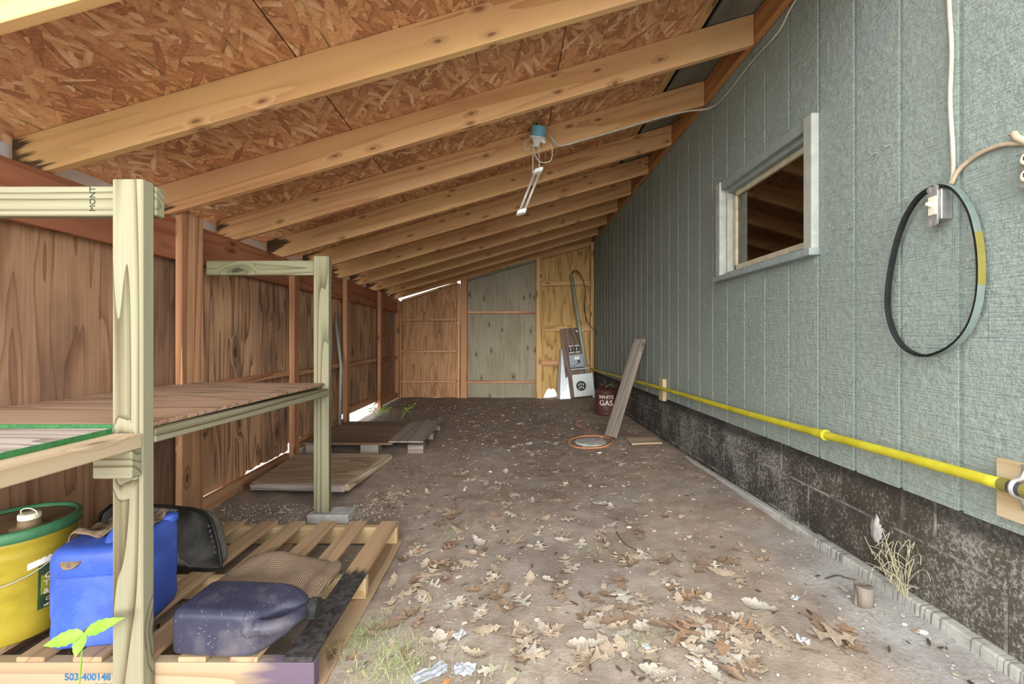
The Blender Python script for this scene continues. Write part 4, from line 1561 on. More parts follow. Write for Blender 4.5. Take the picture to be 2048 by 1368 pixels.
mb = ebox('meter_box', 0.085, 0.195, 0.075, (0.345, 0.37, 0.11), 'meter_grey', eb, 0.006)
bm = bmesh.new()
lathe(bm, [(0.080, 0.0), (0.080, 0.012), (0.072, 0.012), (0.070, 0.004), (0.01, 0.004)], E(0.045, 0.185, 0.130), 32, RE)
sk = obj('meter_socket', bm, 'black', mb)
bm = bmesh.new()
for a, b in ((-0.035, 0.02), (0.0, 0.035), (0.035, 0.02), (-0.03, -0.03), (0.03, -0.03), (0.0, -0.012)):
    add_box(bm, E(0.045 + a, 0.185 + b, 0.140), (0.016, 0.030, 0.012), RE, 0.002)
obj('socket_jaws', bm, 'shell', sk)
bp = ebox('breaker_panel', 0.035, 0.60, 0.055, (0.26, 0.215, 0.075), 'panel_grey')
ebox('panel_label', 0.035, 0.645, 0.0935, (0.085, 0.05, 0.002), 'label_white', bp, 0)
ebox('panel_latch', 0.062, 0.585, 0.098, (0.035, 0.05, 0.012), 'black', bp)
ebox('panel_flange', 0.06, 0.462, 0.075, (0.30, 0.018, 0.10), 'meter_grey', bp)
for a in (-0.035, 0.065):
    fb = ebox('fuse_block', a, 0.80, 0.035, (0.07, 0.115, 0.035), 'black')
    ebox('terminal', a, 0.853, 0.042, (0.078, 0.016, 0.03), 'white', fb)
    ebox('terminal', a, 0.745, 0.042, (0.078, 0.016, 0.03), 'white', fb)
    ebox('fuse', a - 0.012, 0.80, 0.056, (0.012, 0.06, 0.012), 'white', fb)
cd = thing('x', None, None) if False else None
bm = bmesh.new()
tube(bm, [E(0.165, 0.375, 0.078), E(0.150, 0.9, 0.074), E(0.105, 2.055, 0.078)], 0.028, 14)
cd = obj('conduit', bm, 'conduit', eb, smooth=True)
bm = bmesh.new()
add_box(bm, E(0.142, 1.095, 0.03), (0.12, 0.028, 0.02), RE, 0.002)
tube(bm, [E(0.100, 1.095, 0.04), E(0.112, 1.095, 0.09), E(0.142, 1.095, 0.108), E(0.172, 1.095, 0.09), E(0.184, 1.095, 0.04)], 0.008, 6, smoothn=4)
obj('conduit_strap', bm, 'steel', cd)
for pts in ([(0.105, 2.055), (0.15, 2.12), (0.22, 2.09), (0.285, 1.95), (0.30, 1.75), (0.26, 1.5), (0.25, 1.2)],
            [(0.10, 2.05), (0.16, 2.10), (0.24, 2.05), (0.30, 1.88), (0.29, 1.65), (0.245, 1.42), (0.29, 1.18), (0.39, 1.05), (0.44, 0.96)]):
    bm = bmesh.new()
    P3 = [E(a, b, 0.085 + 0.01 * k) for k, (a, b) in enumerate(pts)]
    P3 = [Vector((min(p.x, 1.375), min(p.y, 7.15), p.z)) for p in P3]
    tube(bm, P3, 0.006, 7, smoothn=6)
    obj('service_wire', bm, 'black', eb, smooth=True)
for pts in ([(-0.02, 1.12), (0.03, 1.0), (0.06, 0.87)], [(0.02, 1.13), (0.10, 1.0), (0.12, 0.85)], [(0.06, 0.58), (-0.02, 0.52), (-0.09, 0.53)]):
    bm = bmesh.new()
    tube(bm, [E(a, b, 0.03 if b > 0.7 else 0.10) for a, b in pts], 0.004, 6, smoothn=5)
    obj('thin_wire', bm, 'black', eb, smooth=True)

# sheet metal and grey plank beside it
bm = bmesh.new()
pb = [at(1120, 800, 6.93), at(1141, 800, 6.90), at(1129, 699, 7.14), at(1123, 698, 7.15)]
pb[0].z = fz(pb[0].x, 6.93); pb[1].z = fz(pb[1].x, 6.9)
v0 = [bm.verts.new(p) for p in pb]
v1 = [bm.verts.new(p + Vector((0, 0.004, 0))) for p in pb]
bm.faces.new(v0); bm.faces.new(v1[::-1])
for k in range(4):
    bm.faces.new((v0[k], v1[k], v1[(k + 1) % 4], v0[(k + 1) % 4]))
# folded flap
q_ = [pb[1] + Vector((0, -0.006, 0)), at(1126, 796, 6.90), at(1135, 766, 6.96)]
q_[1].z = max(q_[1].z, fz(q_[1].x, 6.9))
f0 = [bm.verts.new(p + Vector((0, -0.012, 0))) for p in q_]
f1 = [bm.verts.new(p + Vector((0, -0.009, 0))) for p in q_]
bm.faces.new(f0); bm.faces.new(f1[::-1])
for k in range(3):
    bm.faces.new((f0[k], f1[k], f1[(k + 1) % 3], f0[(k + 1) % 3]))
bmesh.ops.recalc_face_normals(bm, faces=bm.faces)
o = obj('sheet_metal', bm, 'sheet')
tag(o, 'pale tapering piece of sheet metal leaning beside the electrical board', 'sheet metal')
o = board('narrow_plank', (0.80, 7.09, 0.52), (0.07, 0.155, 0.80), (1, 0, 0), (0.86, 0.055, 0.02), 'grey_wood')
tag(o, 'narrow grey plank leaning behind the pale sheet metal', 'plank')
o = board('white_strip', (1.322, 6.90, 0.30), (-0.02, 0.06, 0.37), (1, 0, 0), (0.34, 0.03, 0.012), 'white')
tag(o, 'white strip standing between meter box and siding', 'strip')

# gas can ----------------------------------------------------------------------
GC = Vector((1.205, 5.42, fz(1.2, 5.4) - 0.002))
gc = thing('fuel_can', 'dark red fuel can lettered WHITE GAS beside the leaning plank', 'fuel can', GC)
bm = bmesh.new()
R_ = 0.140
lathe(bm, [(R_ - 0.004, 0.0), (R_ + 0.003, 0.004), (R_ + 0.003, 0.012), (R_ - 0.002, 0.018), (R_, 0.05), (R_ + 0.003, 0.054), (R_, 0.058), (R_, 0.262), (R_ + 0.003, 0.266), (R_, 0.27), (R_ + 0.001, 0.295),
           (R_ + 0.005, 0.300), (R_ + 0.004, 0.308), (R_ - 0.02, 0.318), (0.06, 0.338), (0.03, 0.343)], GC, 48)
obj('drum', bm, 'can_red', gc, smooth=True)
bm = bmesh.new()
lathe(bm, [(0.028, 0.338), (0.028, 0.362), (0.032, 0.364), (0.032, 0.378), (0.01, 0.380)], GC + Vector((-0.05, -0.02, 0)), 20)
obj('screw_cap', bm, 'can_red', gc, smooth=True)
bm = bmesh.new()
tube(bm, [GC + Vector(p) for p in ((-0.02, -0.06, 0.335), (0.01, -0.07, 0.365), (0.06, -0.03, 0.372), (0.09, 0.02, 0.36), (0.10, 0.05, 0.325))], 0.005, 7, smoothn=5)
obj('bail_handle', bm, 'grey_wood', gc, smooth=True)
fa = math.atan2(-GC.y, -GC.x)          # facing the eye
def gc_fn(z0, half):
    def fn(v):
        a = fa + (v.x - half) / R_
        r = R_ + 0.0012 + v.z
        return Vector((GC.x + r * math.cos(a), GC.y + r * math.sin(a), GC.z + z0 + v.y))
    return fn
obj('lettering', text_bm('WHITE', 0.062, gc_fn(0.205, 0.092), 0.0003, 0.001), 'lettering', gc)['label'] = 'cream painted word WHITE'
obj('lettering', text_bm('GAS.', 0.092, gc_fn(0.122, 0.085), 0.0003, 0.0015), 'lettering', gc)['label'] = 'cream painted word GAS.'

# leaning plank -------------------------------------------------------------------
p0, p1 = Vector((0.965, 4.06, fz(0.96, 4.05) + 0.02)), Vector((1.335, 4.33, 1.095))
ax = (p1 - p0).normalized()
o = board('leaning_plank', (p0 + p1) / 2 + Vector((-0.015, 0.02, 0)), ax, Vector((-0.45, 0.9, 0.0)), ((p1 - p0).length, 0.135, 0.04), 'grey_wood')
tag(o, 'grey weathered plank leaning against the blue siding', 'plank')

# orange cord loop
bm = bmesh.new()
pts = []
for k in range(26):
    a = 2 * PI * k / 26
    x, y = 0.745 + 0.205 * math.cos(a), 4.02 + 0.24 * math.sin(a)
    pts.append(Vector((x, y, fz(x, y) + 0.010)))
tube(bm, pts, 0.006, 7, closed=True)
tail = []
for x, y in ((0.72, 4.27), (0.80, 4.6), (0.74, 4.9), (0.86, 5.15)):
    tail.append(Vector((x, y, fz(x, y) + 0.008)))
tube(bm, tail, 0.005, 6, smoothn=5)
o = obj('orange_cord', bm, 'orange', smooth=True)
tag(o, 'orange cord lying in a loop on the dirt floor', 'cord')
bm = bmesh.new()
lathe(bm, [(0.165, -0.01), (0.17, 0.006), (0.15, 0.012), (0.05, 0.014)], (0.765, 4.03, fz(0.765, 4.03)), 28)
o = obj('flat_stone', bm, 'concrete', smooth=True)
tag(o, 'flat round grey stone inside the orange cord loop', 'stone')
zz = fz(1.2, 3.86)
o = board('board_offcut', (1.205, 3.87, zz + 0.014), (1, -0.05, 0.05), (0.25, 1, 0), (0.27, 0.24, 0.018), 'slab')
tag(o, 'small square board offcut lying flat at the foundation', 'board')

# ------------------------------------------------------------------ wall fixtures
gp = thing('gas_pipe', 'yellow gas pipe running low along the blue siding', 'pipe', (1.34, 3.5, 0.68))
PP = [at(2003, 968, 1.148), at(1800, 911, 1.45), at(1640, 867, 1.84), at(1480, 823, 2.48), at(1327, 781, 3.72), at(1240, 757, 5.2), at(1195, 743, 6.6), at(1184, 735, 7.1)]
PP = [Vector((1.352, p.y, p.z)) for p in PP]
for k, (px_, py_) in enumerate(((2003, 968), (1800, 911), (1640, 867), (1480, 823), (1327, 778), (1240, 754), (1195, 742), (1188, 738))):
    Y = 1.352 * F / (px_ - CX)
    PP[k] = Vector((1.352, min(Y, 7.15), CZ - (py_ - CY) * Y / F))
PP[-1] = Vector((1.352, 7.15, PP[-2].z + 0.005))
bm = bmesh.new()
tube(bm, PP, 0.0165, 12, smoothn=6)
obj('pipe_run', bm, 'pipe', gp, smooth=True)
bm = bmesh.new()
c0 = PP[2]
dr = (PP[3] - PP[1]).normalized()
tube(bm, [c0 - dr * 0.03, c0 + dr * 0.025], 0.020, 14)
tube(bm, [c0 - dr * 0.036, c0 - dr * 0.026], 0.0235, 14)
obj('coupling', bm, 'pipe', gp, smooth=False)
e0 = PP[0]
de = Vector((0, -1, 0.02))
bm = bmesh.new()
tube(bm, [e0 + de * 0.0, e0 + de * 0.022], 0.0185, 14)
tube(bm, [e0 + de * 0.052, e0 + de * 0.07], 0.0185, 14)
obj('tape_wrap', bm, 'label_yellow', gp)['label'] = 'yellow and white tape wrap'
bm = bmesh.new()
tube(bm, [e0 + de * 0.02, e0 + de * 0.4], 0.017, 12)
obj('pipe_end', bm, 'pipe_purple', gp, smooth=True)['label'] = 'purple grey bare pipe end'
cl = e0 + de * 0.037
bm = bmesh.new()
tube(bm, [cl + Vector((0.026, 0, 0.055)), cl + Vector((0.012, 0, 0.028)), cl + Vector((-0.012, 0, 0.018)), cl + Vector((-0.02, 0, 0)), cl + Vector((-0.012, 0, -0.018)), cl + Vector((0.012, 0, -0.028)), cl + Vector((0.026, 0, -0.055))],
     0.0055, 8, smoothn=4)
add_box(bm, cl + Vector((0.0245, 0, 0.045)), (0.003, 0.024, 0.034), bev=0.001)
add_box(bm, cl + Vector((0.0245, 0, -0.045)), (0.003, 0.024, 0.034), bev=0.001)
obj('pipe_clamp', bm, 'steel', gp, smooth=False)
o = board('mounting_block', (XW - 0.011, 1.075, e0.z - 0.02), (0, 1, 0), (0, 0, 1), (0.26, 0.165, 0.021), 'block_wood')
tag(o, 'pale wooden mounting block behind the clamped end of the gas pipe', 'block')
pm = Vector((1.352, 3.86, 0.0))
o = board('mounting_block', (XW - 0.0185, 3.88, 0.635), (0, 0, 1), (0, 1, 0), (0.20, 0.10, 0.036), 'block_wood')
o.matrix_basis = Matrix.Translation((0.001, 0, 0)) @ o.matrix_basis
tag(o, 'small upright pine block behind the gas pipe beyond the window', 'block')


# switch box --------------------------------------------------------------
sw = thing('switch_box', 'open metal light switch box on the blue siding', 'light switch', (XW, 1.362, 1.472))
bm = bmesh.new()
add_box(bm, (XW - 0.019, 1.365, 1.523), (0.036, 0.05, 0.095), bev=0.002)
obj('metal_box', bm, 'steel', sw)
bm = bmesh.new()
add_box(bm, (XW - 0.039, 1.365, 1.523), (0.003, 0.030, 0.112), bev=0.001)
for z in (1.468, 1.578):
    lathe(bm, [(0.010, 0), (0.010, 0.003), (0.004, 0.004)], (XW - 0.039, 1.357, z), 12, Matrix.Rotation(-PI / 2, 3, 'Y'))
    lathe(bm, [(0.010, 0), (0.010, 0.003), (0.004, 0.004)], (XW - 0.039, 1.375, z), 12, Matrix.Rotation(-PI / 2, 3, 'Y'))
obj('yoke', bm, 'steel', sw)
bm = bmesh.new()
add_box(bm, (XW - 0.042, 1.365, 1.523), (0.006, 0.026, 0.06), bev=0.002)
add_box(bm, (XW - 0.052, 1.366, 1.527), (0.020, 0.009, 0.012), Matrix.Rotation(0.4, 3, 'Y'), bev=0.002)
obj('toggle', bm, 'cream', sw)
# outlet
ou = thing('outlet_box', 'metal outlet box with cream duplex receptacle at the siding edge', 'outlet', (XW, 1.09, 1.49))
bm = bmesh.new()
add_box(bm, (XW - 0.020, 1.092, 1.545), (0.040, 0.098, 0.108), bev=0.008)
obj('metal_box', bm, 'steel', ou)
bm = bmesh.new()
add_box(bm, (XW - 0.041, 1.105, 1.545), (0.003, 0.046, 0.10), bev=0.001)
obj('yoke', bm, 'steel', ou)
for z in (1.567, 1.523):
    bm = bmesh.new()
    lathe(bm, [(0.0175, 0), (0.0175, 0.006), (0.015, 0.008), (0.004, 0.008)], (XW - 0.042, 1.108, z), 20, Matrix.Rotation(-PI / 2, 3, 'Y'))
    rc = obj('receptacle', bm, 'cream', ou)
    bm = bmesh.new()
    add_box(bm, (XW - 0.0505, 1.114, z + 0.002), (0.001, 0.0025, 0.010))
    add_box(bm, (XW - 0.0505, 1.103, z + 0.002), (0.001, 0.0025, 0.010))
    obj('slots', bm, 'black', rc)


def cable(name, label, pts, r, mat, sm=6):
    bm = bmesh.new()
    tube(bm, pts, r, 8, smoothn=sm)
    o = obj(name, bm, mat, smooth=True)
    tag(o, label, 'cable')
    return o


def onwall(px_, py_, x=XW - 0.008):
    Y = x * F / (px_ - CX)
    return Vector((x, Y, CZ - (py_ - CY) * Y / F))


cable('power_cable', 'white cable hanging straight down the siding to the switch box',
      [Vector((XW - 0.008, 1.36, 2.76)), Vector((XW - 0.008, 1.345, 2.4)), onwall(1898, 0), onwall(1903, 100), onwall(1900, 200), onwall(1905, 290), onwall(1906, 350), onwall(1899, 372)], 0.0065, 'cable')
cable('power_cable', 'dirty cable curving across the siding from switch box to outlet',
      [onwall(1903, 368), onwall(1914, 345), onwall(1930, 328), onwall(1960, 307), onwall(2000, 291), onwall(2040, 287), onwall(2075, 290)], 0.0065, 'cable_tan')
bm = bmesh.new()
tube(bm, [onwall(2026, 266, XW - 0.012), onwall(2034, 276, XW - 0.012), onwall(2060, 287, XW - 0.012)], 0.009, 7)
o = obj('cable_stub', bm, 'cable_tan', smooth=True)
tag(o, 'cut cable stub beside the cable above the outlet', 'cable')
cable('ceiling_cable', 'white cable running under the ledger and along the rafter to the blue box',
      [Vector((XW - 0.01, 1.75, 2.765)), onwall(1592, 0, XW - 0.01), onwall(1556, 65, XW - 0.01), onwall(1500, 128, XW - 0.01), onwall(1452, 190, XW - 0.01), onwall(1420, 216, XW - 0.03),
       at(1372, 223, 2.985), at(1310, 238, 2.98), at(1240, 259, 2.975), at(1180, 276, 2.97), at(1125, 291, 2.95), at(1110, 284, 2.93), at(1098, 268, 2.925)], 0.006, 'cable')

# lamp ------------------------------------------------------------------------
LB = Vector((0.178, 2.905, 2.50))
lp = thing('pendant_lamp', 'blue ceiling box with white lampholder and hanging twin-tube lamp', 'lamp', LB)
RL = Matrix.Rotation(math.radians(20), 3, 'X') @ Matrix.Rotation(math.radians(8), 3, 'Y')
bm = bmesh.new()
lathe(bm, [(0.048, 0.055), (0.050, 0.05), (0.051, 0.0), (0.052, -0.012)], LB, 28, RL)
obj('ceiling_box', bm, 'blue_box', lp, smooth=False)
bm = bmesh.new()
lathe(bm, [(0.058, -0.012), (0.060, -0.016), (0.056, -0.022), (0.034, -0.032), (0.030, -0.045), (0.024, -0.050), (0.024, -0.075), (0.016, -0.077)], LB, 28, RL)
hd = obj('lampholder', bm, 'white', lp, smooth=True)
bm = bmesh.new()
add_box(bm, LB + RL @ Vector((0.035, -0.02, -0.035)), (0.05, 0.022, 0.022), Matrix.Rotation(0.5, 3, 'Y'), 0.004)
obj('plug', bm, 'white', hd)
top, bot = at(1076, 342, 2.86), at(1043, 424, 2.86)
dl = (bot - top).normalized()
sd_ = Vector((0, -1, 0)).cross(dl).normalized()
sideX = Vector((0.93, -0.3, 0.18)).normalized()
for s_ in (-1, 1):
    bm = bmesh.new()
    off = sideX * 0.019 * s_
    tube(bm, [top + off + dl * 0.02, bot + off - dl * 0.012], 0.0085, 10)
    obj('lamp_tube', bm, 'tube_grey', lp, smooth=True)
for p, nm in ((top, 'upper_cap'), (bot, 'lower_cap')):
    bm = bmesh.new()
    secs = []
    R3 = Matrix((sideX, sideX.cross(dl).normalized(), dl)).transposed()
    for h in (-0.014, 0.014):
        secs.append([p + R3 @ Vector((x, y, h)) for x, y in rrect(0.066, 0.032, 0.0155, 5)])
    loft(bm, secs)
    bmesh.ops.recalc_face_normals(bm, faces=bm.faces)
    obj(nm, bm, 'white', lp)
cords = [[at(1078, 292, 2.86), at(1078, 320, 2.85), at(1079, 338, 2.86)],
         [at(1066, 287, 2.86), at(1066, 320, 2.85), at(1065, 345, 2.86)],
         [at(1098, 285, 2.86), at(1104, 295, 2.84), at(1103, 318, 2.84), at(1092, 325, 2.84), at(1078, 322, 2.84), at(1068, 305, 2.85), at(1065, 288, 2.86)],
         [at(1062, 276, 2.86), at(1050, 284, 2.85), at(1049, 297, 2.85), at(1056, 299, 2.85), at(1063, 288, 2.86)]]
for c_ in cords:
    bm = bmesh.new()
    tube(bm, c_, 0.0035, 7, smoothn=6)
    obj('cord', bm, 'cable', lp, smooth=True)
bm = bmesh.new()
tube(bm, [at(1074, 250, 2.9), Vector((0.17, 2.9, roofz(0.17) - 0.002))], 0.006, 7)
o = obj('hanger_rod', bm, 'black', lp)

# drive belt -----------------------------------------------------------------------
dbt = thing('drive_belt', 'black rubber drive belt hanging from the switch box', 'belt', (XW - 0.02, 1.42, 1.03))
opix = [(1886, 372), (1862, 378), (1836, 398), (1812, 435), (1794, 485), (1782, 540), (1776, 590), (1778, 630), (1790, 668), (1812, 697), (1846, 711), (1880, 704), (1912, 684), (1938, 650), (1953, 605), (1958, 560),
        (1957, 510), (1951, 465), (1940, 425), (1922, 394), (1904, 377)]
base = [onwall(px_, py_, XW - 0.03) for px_, py_ in opix]
pts = catmull(base + [base[0]], 5)[:-1]
cen_ = sum(pts, Vector()) / len(pts)


def belt_bm(lo, hi, th0, th1, i0=0, i1=None):
    bm = bmesh.new()
    n = len(pts)
    idx = range(n) if i1 is None else range(i0, i1)
    rings = []
    for i in idx:
        p = pts[i % n]
        t = (pts[(i + 1) % n] - pts[(i - 1) % n]).normalized()
        nrm = t.cross(Vector((1, 0, 0))).normalized()
        if nrm.dot(p - cen_) < 0:
            nrm = -nrm
        # v-section: wide outer face, narrow inner face
        m_ = (lo + hi) / 2
        hw = (hi - lo) / 2
        rings.append([bm.verts.new(p + nrm * th1 + Vector((m_ - hw, 0, 0))), bm.verts.new(p + nrm * th1 + Vector((m_ + hw, 0, 0))),
                      bm.verts.new(p + nrm * th0 + Vector((m_ + hw * 0.6, 0, 0))), bm.verts.new(p + nrm * th0 + Vector((m_ - hw * 0.6, 0, 0)))])
    m = len(rings)
    for i in range(m if i1 is None else m - 1):
        a, b = rings[i], rings[(i + 1) % m]
        for k in range(4):
            bm.faces.new((a[k], a[(k + 1) % 4], b[(k + 1) % 4], b[k]))
    if i1 is not None:
        bm.faces.new(rings[0]); bm.faces.new(rings[-1][::-1])
    bmesh.ops.recalc_face_normals(bm, faces=bm.faces)
    return bm


obj('belt_band', belt_bm(-0.010, 0.012, -0.004, 0.004), 'black', dbt)
obj('belt_backing', belt_bm(-0.0105, 0.0125, 0.0041, 0.0062), 'belt_grey', dbt)['label'] = 'grey fabric outer face'
obj('belt_label', belt_bm(-0.0108, 0.0128, 0.0063, 0.0068, 74, 86), 'label_yellow', dbt)['label'] = 'yellow printed strip'

# nails ------------------------------------------------------------------------------
NAILS = [((1755, 305), 'bent nail in the siding just above and beside the window casing, lower of two'),
         ((1781, 290), 'bent nail high in the siding between window and hanging white cable'),
         ((1706, 453), 'short nail in the siding close beside the window casing'),
         ((1674, 456), 'short nail in the siding touching the foot of the window casing'),
         ((1516, 593), 'first of four nails in the row under the window, farthest along the wall'),
         ((1546, 596), 'second of four nails in the row under the window'),
         ((1586, 599), 'third of four nails in the row under the window'),
         ((1606, 599), 'fourth of four nails in the row under the window'),
         ((1966, 519), 'nail holding the yellow labelled side of the drive belt')]
for (px_, py_), lb in NAILS:
    Y = XW * F / (px_ - CX)
    p = Vector((XW + 0.004, Y, CZ - (py_ - CY) * Y / F))
    bm = bmesh.new()
    ln = 0.03 if px_ < 1900 else 0.055
    q = p + Vector((-ln, random.uniform(-.004, .004), random.uniform(-.006, .003)))
    tube(bm, [p, q], 0.0022, 6)
    tube(bm, [q, q + (q - p).normalized() * 0.0018], 0.005, 8)
    o = obj('nail', bm, 'steel')
    tag(o, lb, 'nail', 'nails in the blue siding')

# ------------------------------------------------------------------ things on the floor
def oak_mesh(seed, mat):
    rnd = random.Random(seed)
    profs = ([(0, .012), (.09, .03), (.15, .14), (.22, .19), (.25, .12), (.33, .10), (.40, .24), (.48, .34), (.53, .30), (.52, .19), (.57, .13), (.66, .15), (.74, .26), (.79, .24), (.80, .13), (.87, .08), (.94, .07), (1, 0.0)],
             [(0, .010), (.08, .05), (.14, .12), (.20, .15), (.26, .11), (.33, .17), (.41, .25), (.46, .24), (.50, .17), (.57, .22), (.64, .30), (.70, .28), (.73, .18), (.79, .19), (.84, .20), (.89, .14), (.95, .08), (1, 0.0)],
             [(0, .012), (.10, .025), (.17, .17), (.24, .23), (.27, .10), (.35, .07), (.43, .30), (.50, .42), (.545, .36), (.53, .20), (.56, .09), (.66, .10), (.75, .29), (.81, .30), (.80, .13), (.86, .06), (.93, .08), (1, 0.0)],
             [(0, .012), (.10, .08), (.18, .14), (.26, .17), (.33, .20), (.40, .21), (.47, .22), (.53, .22), (.58, .21), (.63, .20), (.68, .19), (.73, .17), (.78, .15), (.83, .12), (.88, .09), (.92, .06), (.96, .03), (1, 0.0)])
    prof = profs[(0, 1, 0, 2, 3, 1, 0, 2)[seed % 8]]
    L = 1.0
    bm = bmesh.new()
    jl = [(t + rnd.uniform(-.015, .015) * (0 < t < 1), w_ * rnd.uniform(.6, 1.3)) for t, w_ in prof]
    jr = [(t + rnd.uniform(-.015, .015) * (0 < t < 1), w_ * rnd.uniform(.75, 1.2)) for t, w_ in prof]
    curl, bend, tw = rnd.uniform(-0.3, 1.1), rnd.uniform(-0.3, 0.5), rnd.uniform(-0.6, 0.6)
    def P(t, s):
        return Vector(((t - 0.5) * L, s * L * 0.95, 0.02 + curl * s * s * 0.8 + bend * (t - 0.5) ** 2 + tw * s * (t - 0.5) * 0.5))
    mid = [bm.verts.new(P(t, 0)) for t, _ in prof]
    for side, jj in ((1, jl), (-1, jr)):
        half = [bm.verts.new(P(t, side * w_ * 0.5)) for t, w_ in jj]
        full = [bm.verts.new(P(t, side * w_)) for t, w_ in jj]
        for i in range(len(prof) - 1):
            for a, b in ((mid, half), (half, full)):
                f = (a[i], a[i + 1], b[i + 1], b[i])
                bm.faces.new(f if side > 0 else f[::-1])
    # stalk
    v = [bm.verts.new(p) for p in ((-0.5, 0.012, 0.02), (-0.5, -0.012, 0.02), (-0.72, -0.008, 0.03), (-0.72, 0.008, 0.03))]
    bm.faces.new(v)
    zmin = min(q.co.z for q in bm.verts)
    bmesh.ops.translate(bm, verts=bm.verts, vec=(0, 0, -zmin))
    me = bpy.data.meshes.new('oak_leaf')
    bm.to_mesh(me)
    bm.free()
    me.materials.append(M[mat])
    for p in me.polygons:
        p.use_smooth = True
    return me


LV = {k: [oak_mesh(s + 8 * j, k) for s in range(8)] for j, k in enumerate(('leaf_tan', 'leaf_grey', 'leaf_rust', 'leaf_brown'))}
LAB = {'leaf_tan': ('dry pale tan lobed oak leaf scattered on the dirt floor', 'pale tan leaves on the dirt floor'),
       'leaf_grey': ('dry silvery grey lobed oak leaf scattered on the dirt floor', 'silvery leaves on the dirt floor'),
       'leaf_rust': ('dry rust orange lobed oak leaf scattered on the dirt floor', 'rusty leaves on the dirt floor'),
       'leaf_brown': ('dry dull brown lobed oak leaf scattered on the dirt floor', 'dull brown leaves on the dirt floor')}


def blocked(x, y):
    if x < -0.57 and 1.2 < y < 2.45: return True
    if x < -1.0 and 2.78 < y < 3.75: return True
    if x < -0.74 and 3.7 < y < 4.85: return True
    if x > 1.33: return True
    if (x - 1.205) ** 2 + (y - 5.42) ** 2 < 0.2 ** 2: return True
    if x > 0.8 and y > 6.7: return True
    if abs(x - 1.2) < 0.2 and abs(y - 3.87) < 0.2: return True
    if abs(x - 0.99) < 0.1 and abs(y - 4.08) < 0.12: return True
    if x < -1.85 or y > 7.0: return True
    return False


def put_leaf(p, size, key, rnd):
    if blocked(p.x, p.y): return
    me = rnd.choice(LV[key])
    o = bpy.data.objects.new('oak_leaf', me)
    COL.objects.link(o)
    nx = (fz0(p.x + 0.03, p.y) - fz0(p.x - 0.03, p.y)) / 0.06
    ny = (fz0(p.x, p.y + 0.03) - fz0(p.x, p.y - 0.03)) / 0.06
    q = Vector((-nx + rnd.uniform(-.09, .09), -ny + rnd.uniform(-.09, .09), 1)).to_track_quat('Z', 'Y')
    m = Matrix.Translation((p.x, p.y, fz(p.x, p.y) + 0.003)) @ q.to_matrix().to_4x4() @ Matrix.Rotation(rnd.uniform(0, 2 * PI), 4, 'Z')
    o.matrix_basis = m @ Matrix.Diagonal((size, size * rnd.uniform(.8, 1.1), size * rnd.uniform(.5, 1.3), 1))
    tag(o, LAB[key][0], 'leaf', LAB[key][1])


rnd = random.Random(21)
CL = [(1130, 1010, 170, 45, 30), (1120, 1110, 260, 60, 40), (950, 1190, 140, 60, 26), (1230, 1240, 150, 55, 30), (1420, 1270, 90, 40, 26), (860, 1120, 70, 45, 18), (1060, 1300, 160, 50, 18), (760, 1290, 90, 50, 14),
      (870, 1035, 60, 30, 12), (1100, 890, 190, 30, 24), (960, 850, 150, 22, 14), (1380, 1160, 60, 40, 10), (1680, 1270, 60, 30, 4), (1450, 1340, 120, 30, 8), (1010, 970, 90, 25, 10), (1340, 905, 40, 14, 6), (740, 1000, 60, 18, 8)]
for cx, cy, sx, sy, n in CL:
    for _ in range(n):
        px_, py_ = rnd.gauss(cx, sx * 0.7), rnd.gauss(cy, sy * 0.7)
        if py_ < 800 or py_ > 1420: continue
        p = onfloor(px_, py_)
        key = rnd.choices(('leaf_tan', 'leaf_grey', 'leaf_rust', 'leaf_brown'), (0.42, 0.28, 0.08, 0.22))[0]
        put_leaf(p, rnd.uniform(0.07, 0.13), key, rnd)
# the large leaves one can pick out
for (px_, py_, s_, key, rot, lb) in ((1665, 1280, 0.15, 'leaf_tan', 2.9, 'large flat tan oak leaf beside crumpled white paper scraps'),
                                     (1065, 1005, 0.105, 'leaf_grey', 1.5, 'silvery oak leaf with deep lobes in the middle of the floor'),
                                     (1135, 1043, 0.10, 'leaf_grey', 0.2, 'pale grey star-shaped oak leaf lying alone on bare dirt'),
                                     (1272, 1007, 0.07, 'leaf_grey', 2.2, 'small white-grey oak leaf on the bare dirt towards the siding'),
                                     (1370, 1265, 0.13, 'leaf_rust', 0.9, 'large smooth rust-brown oak leaf on the pile of tan leaves'),
                                     (1103, 941, 0.08, 'leaf_rust', 0.0, 'yellowish oak leaf on the dark dirt far down the floor')):
    p = onfloor(px_, py_)
    o = bpy.data.objects.new('oak_leaf', LV[key][3])
    COL.objects.link(o)
    o.matrix_basis = Matrix.Translation((p.x, p.y, p.z + 0.012)) @ Matrix.Rotation(rot, 4, 'Z') @ Matrix.Diagonal((s_, s_, s_ * 0.5, 1))
    tag(o, lb, 'leaf')


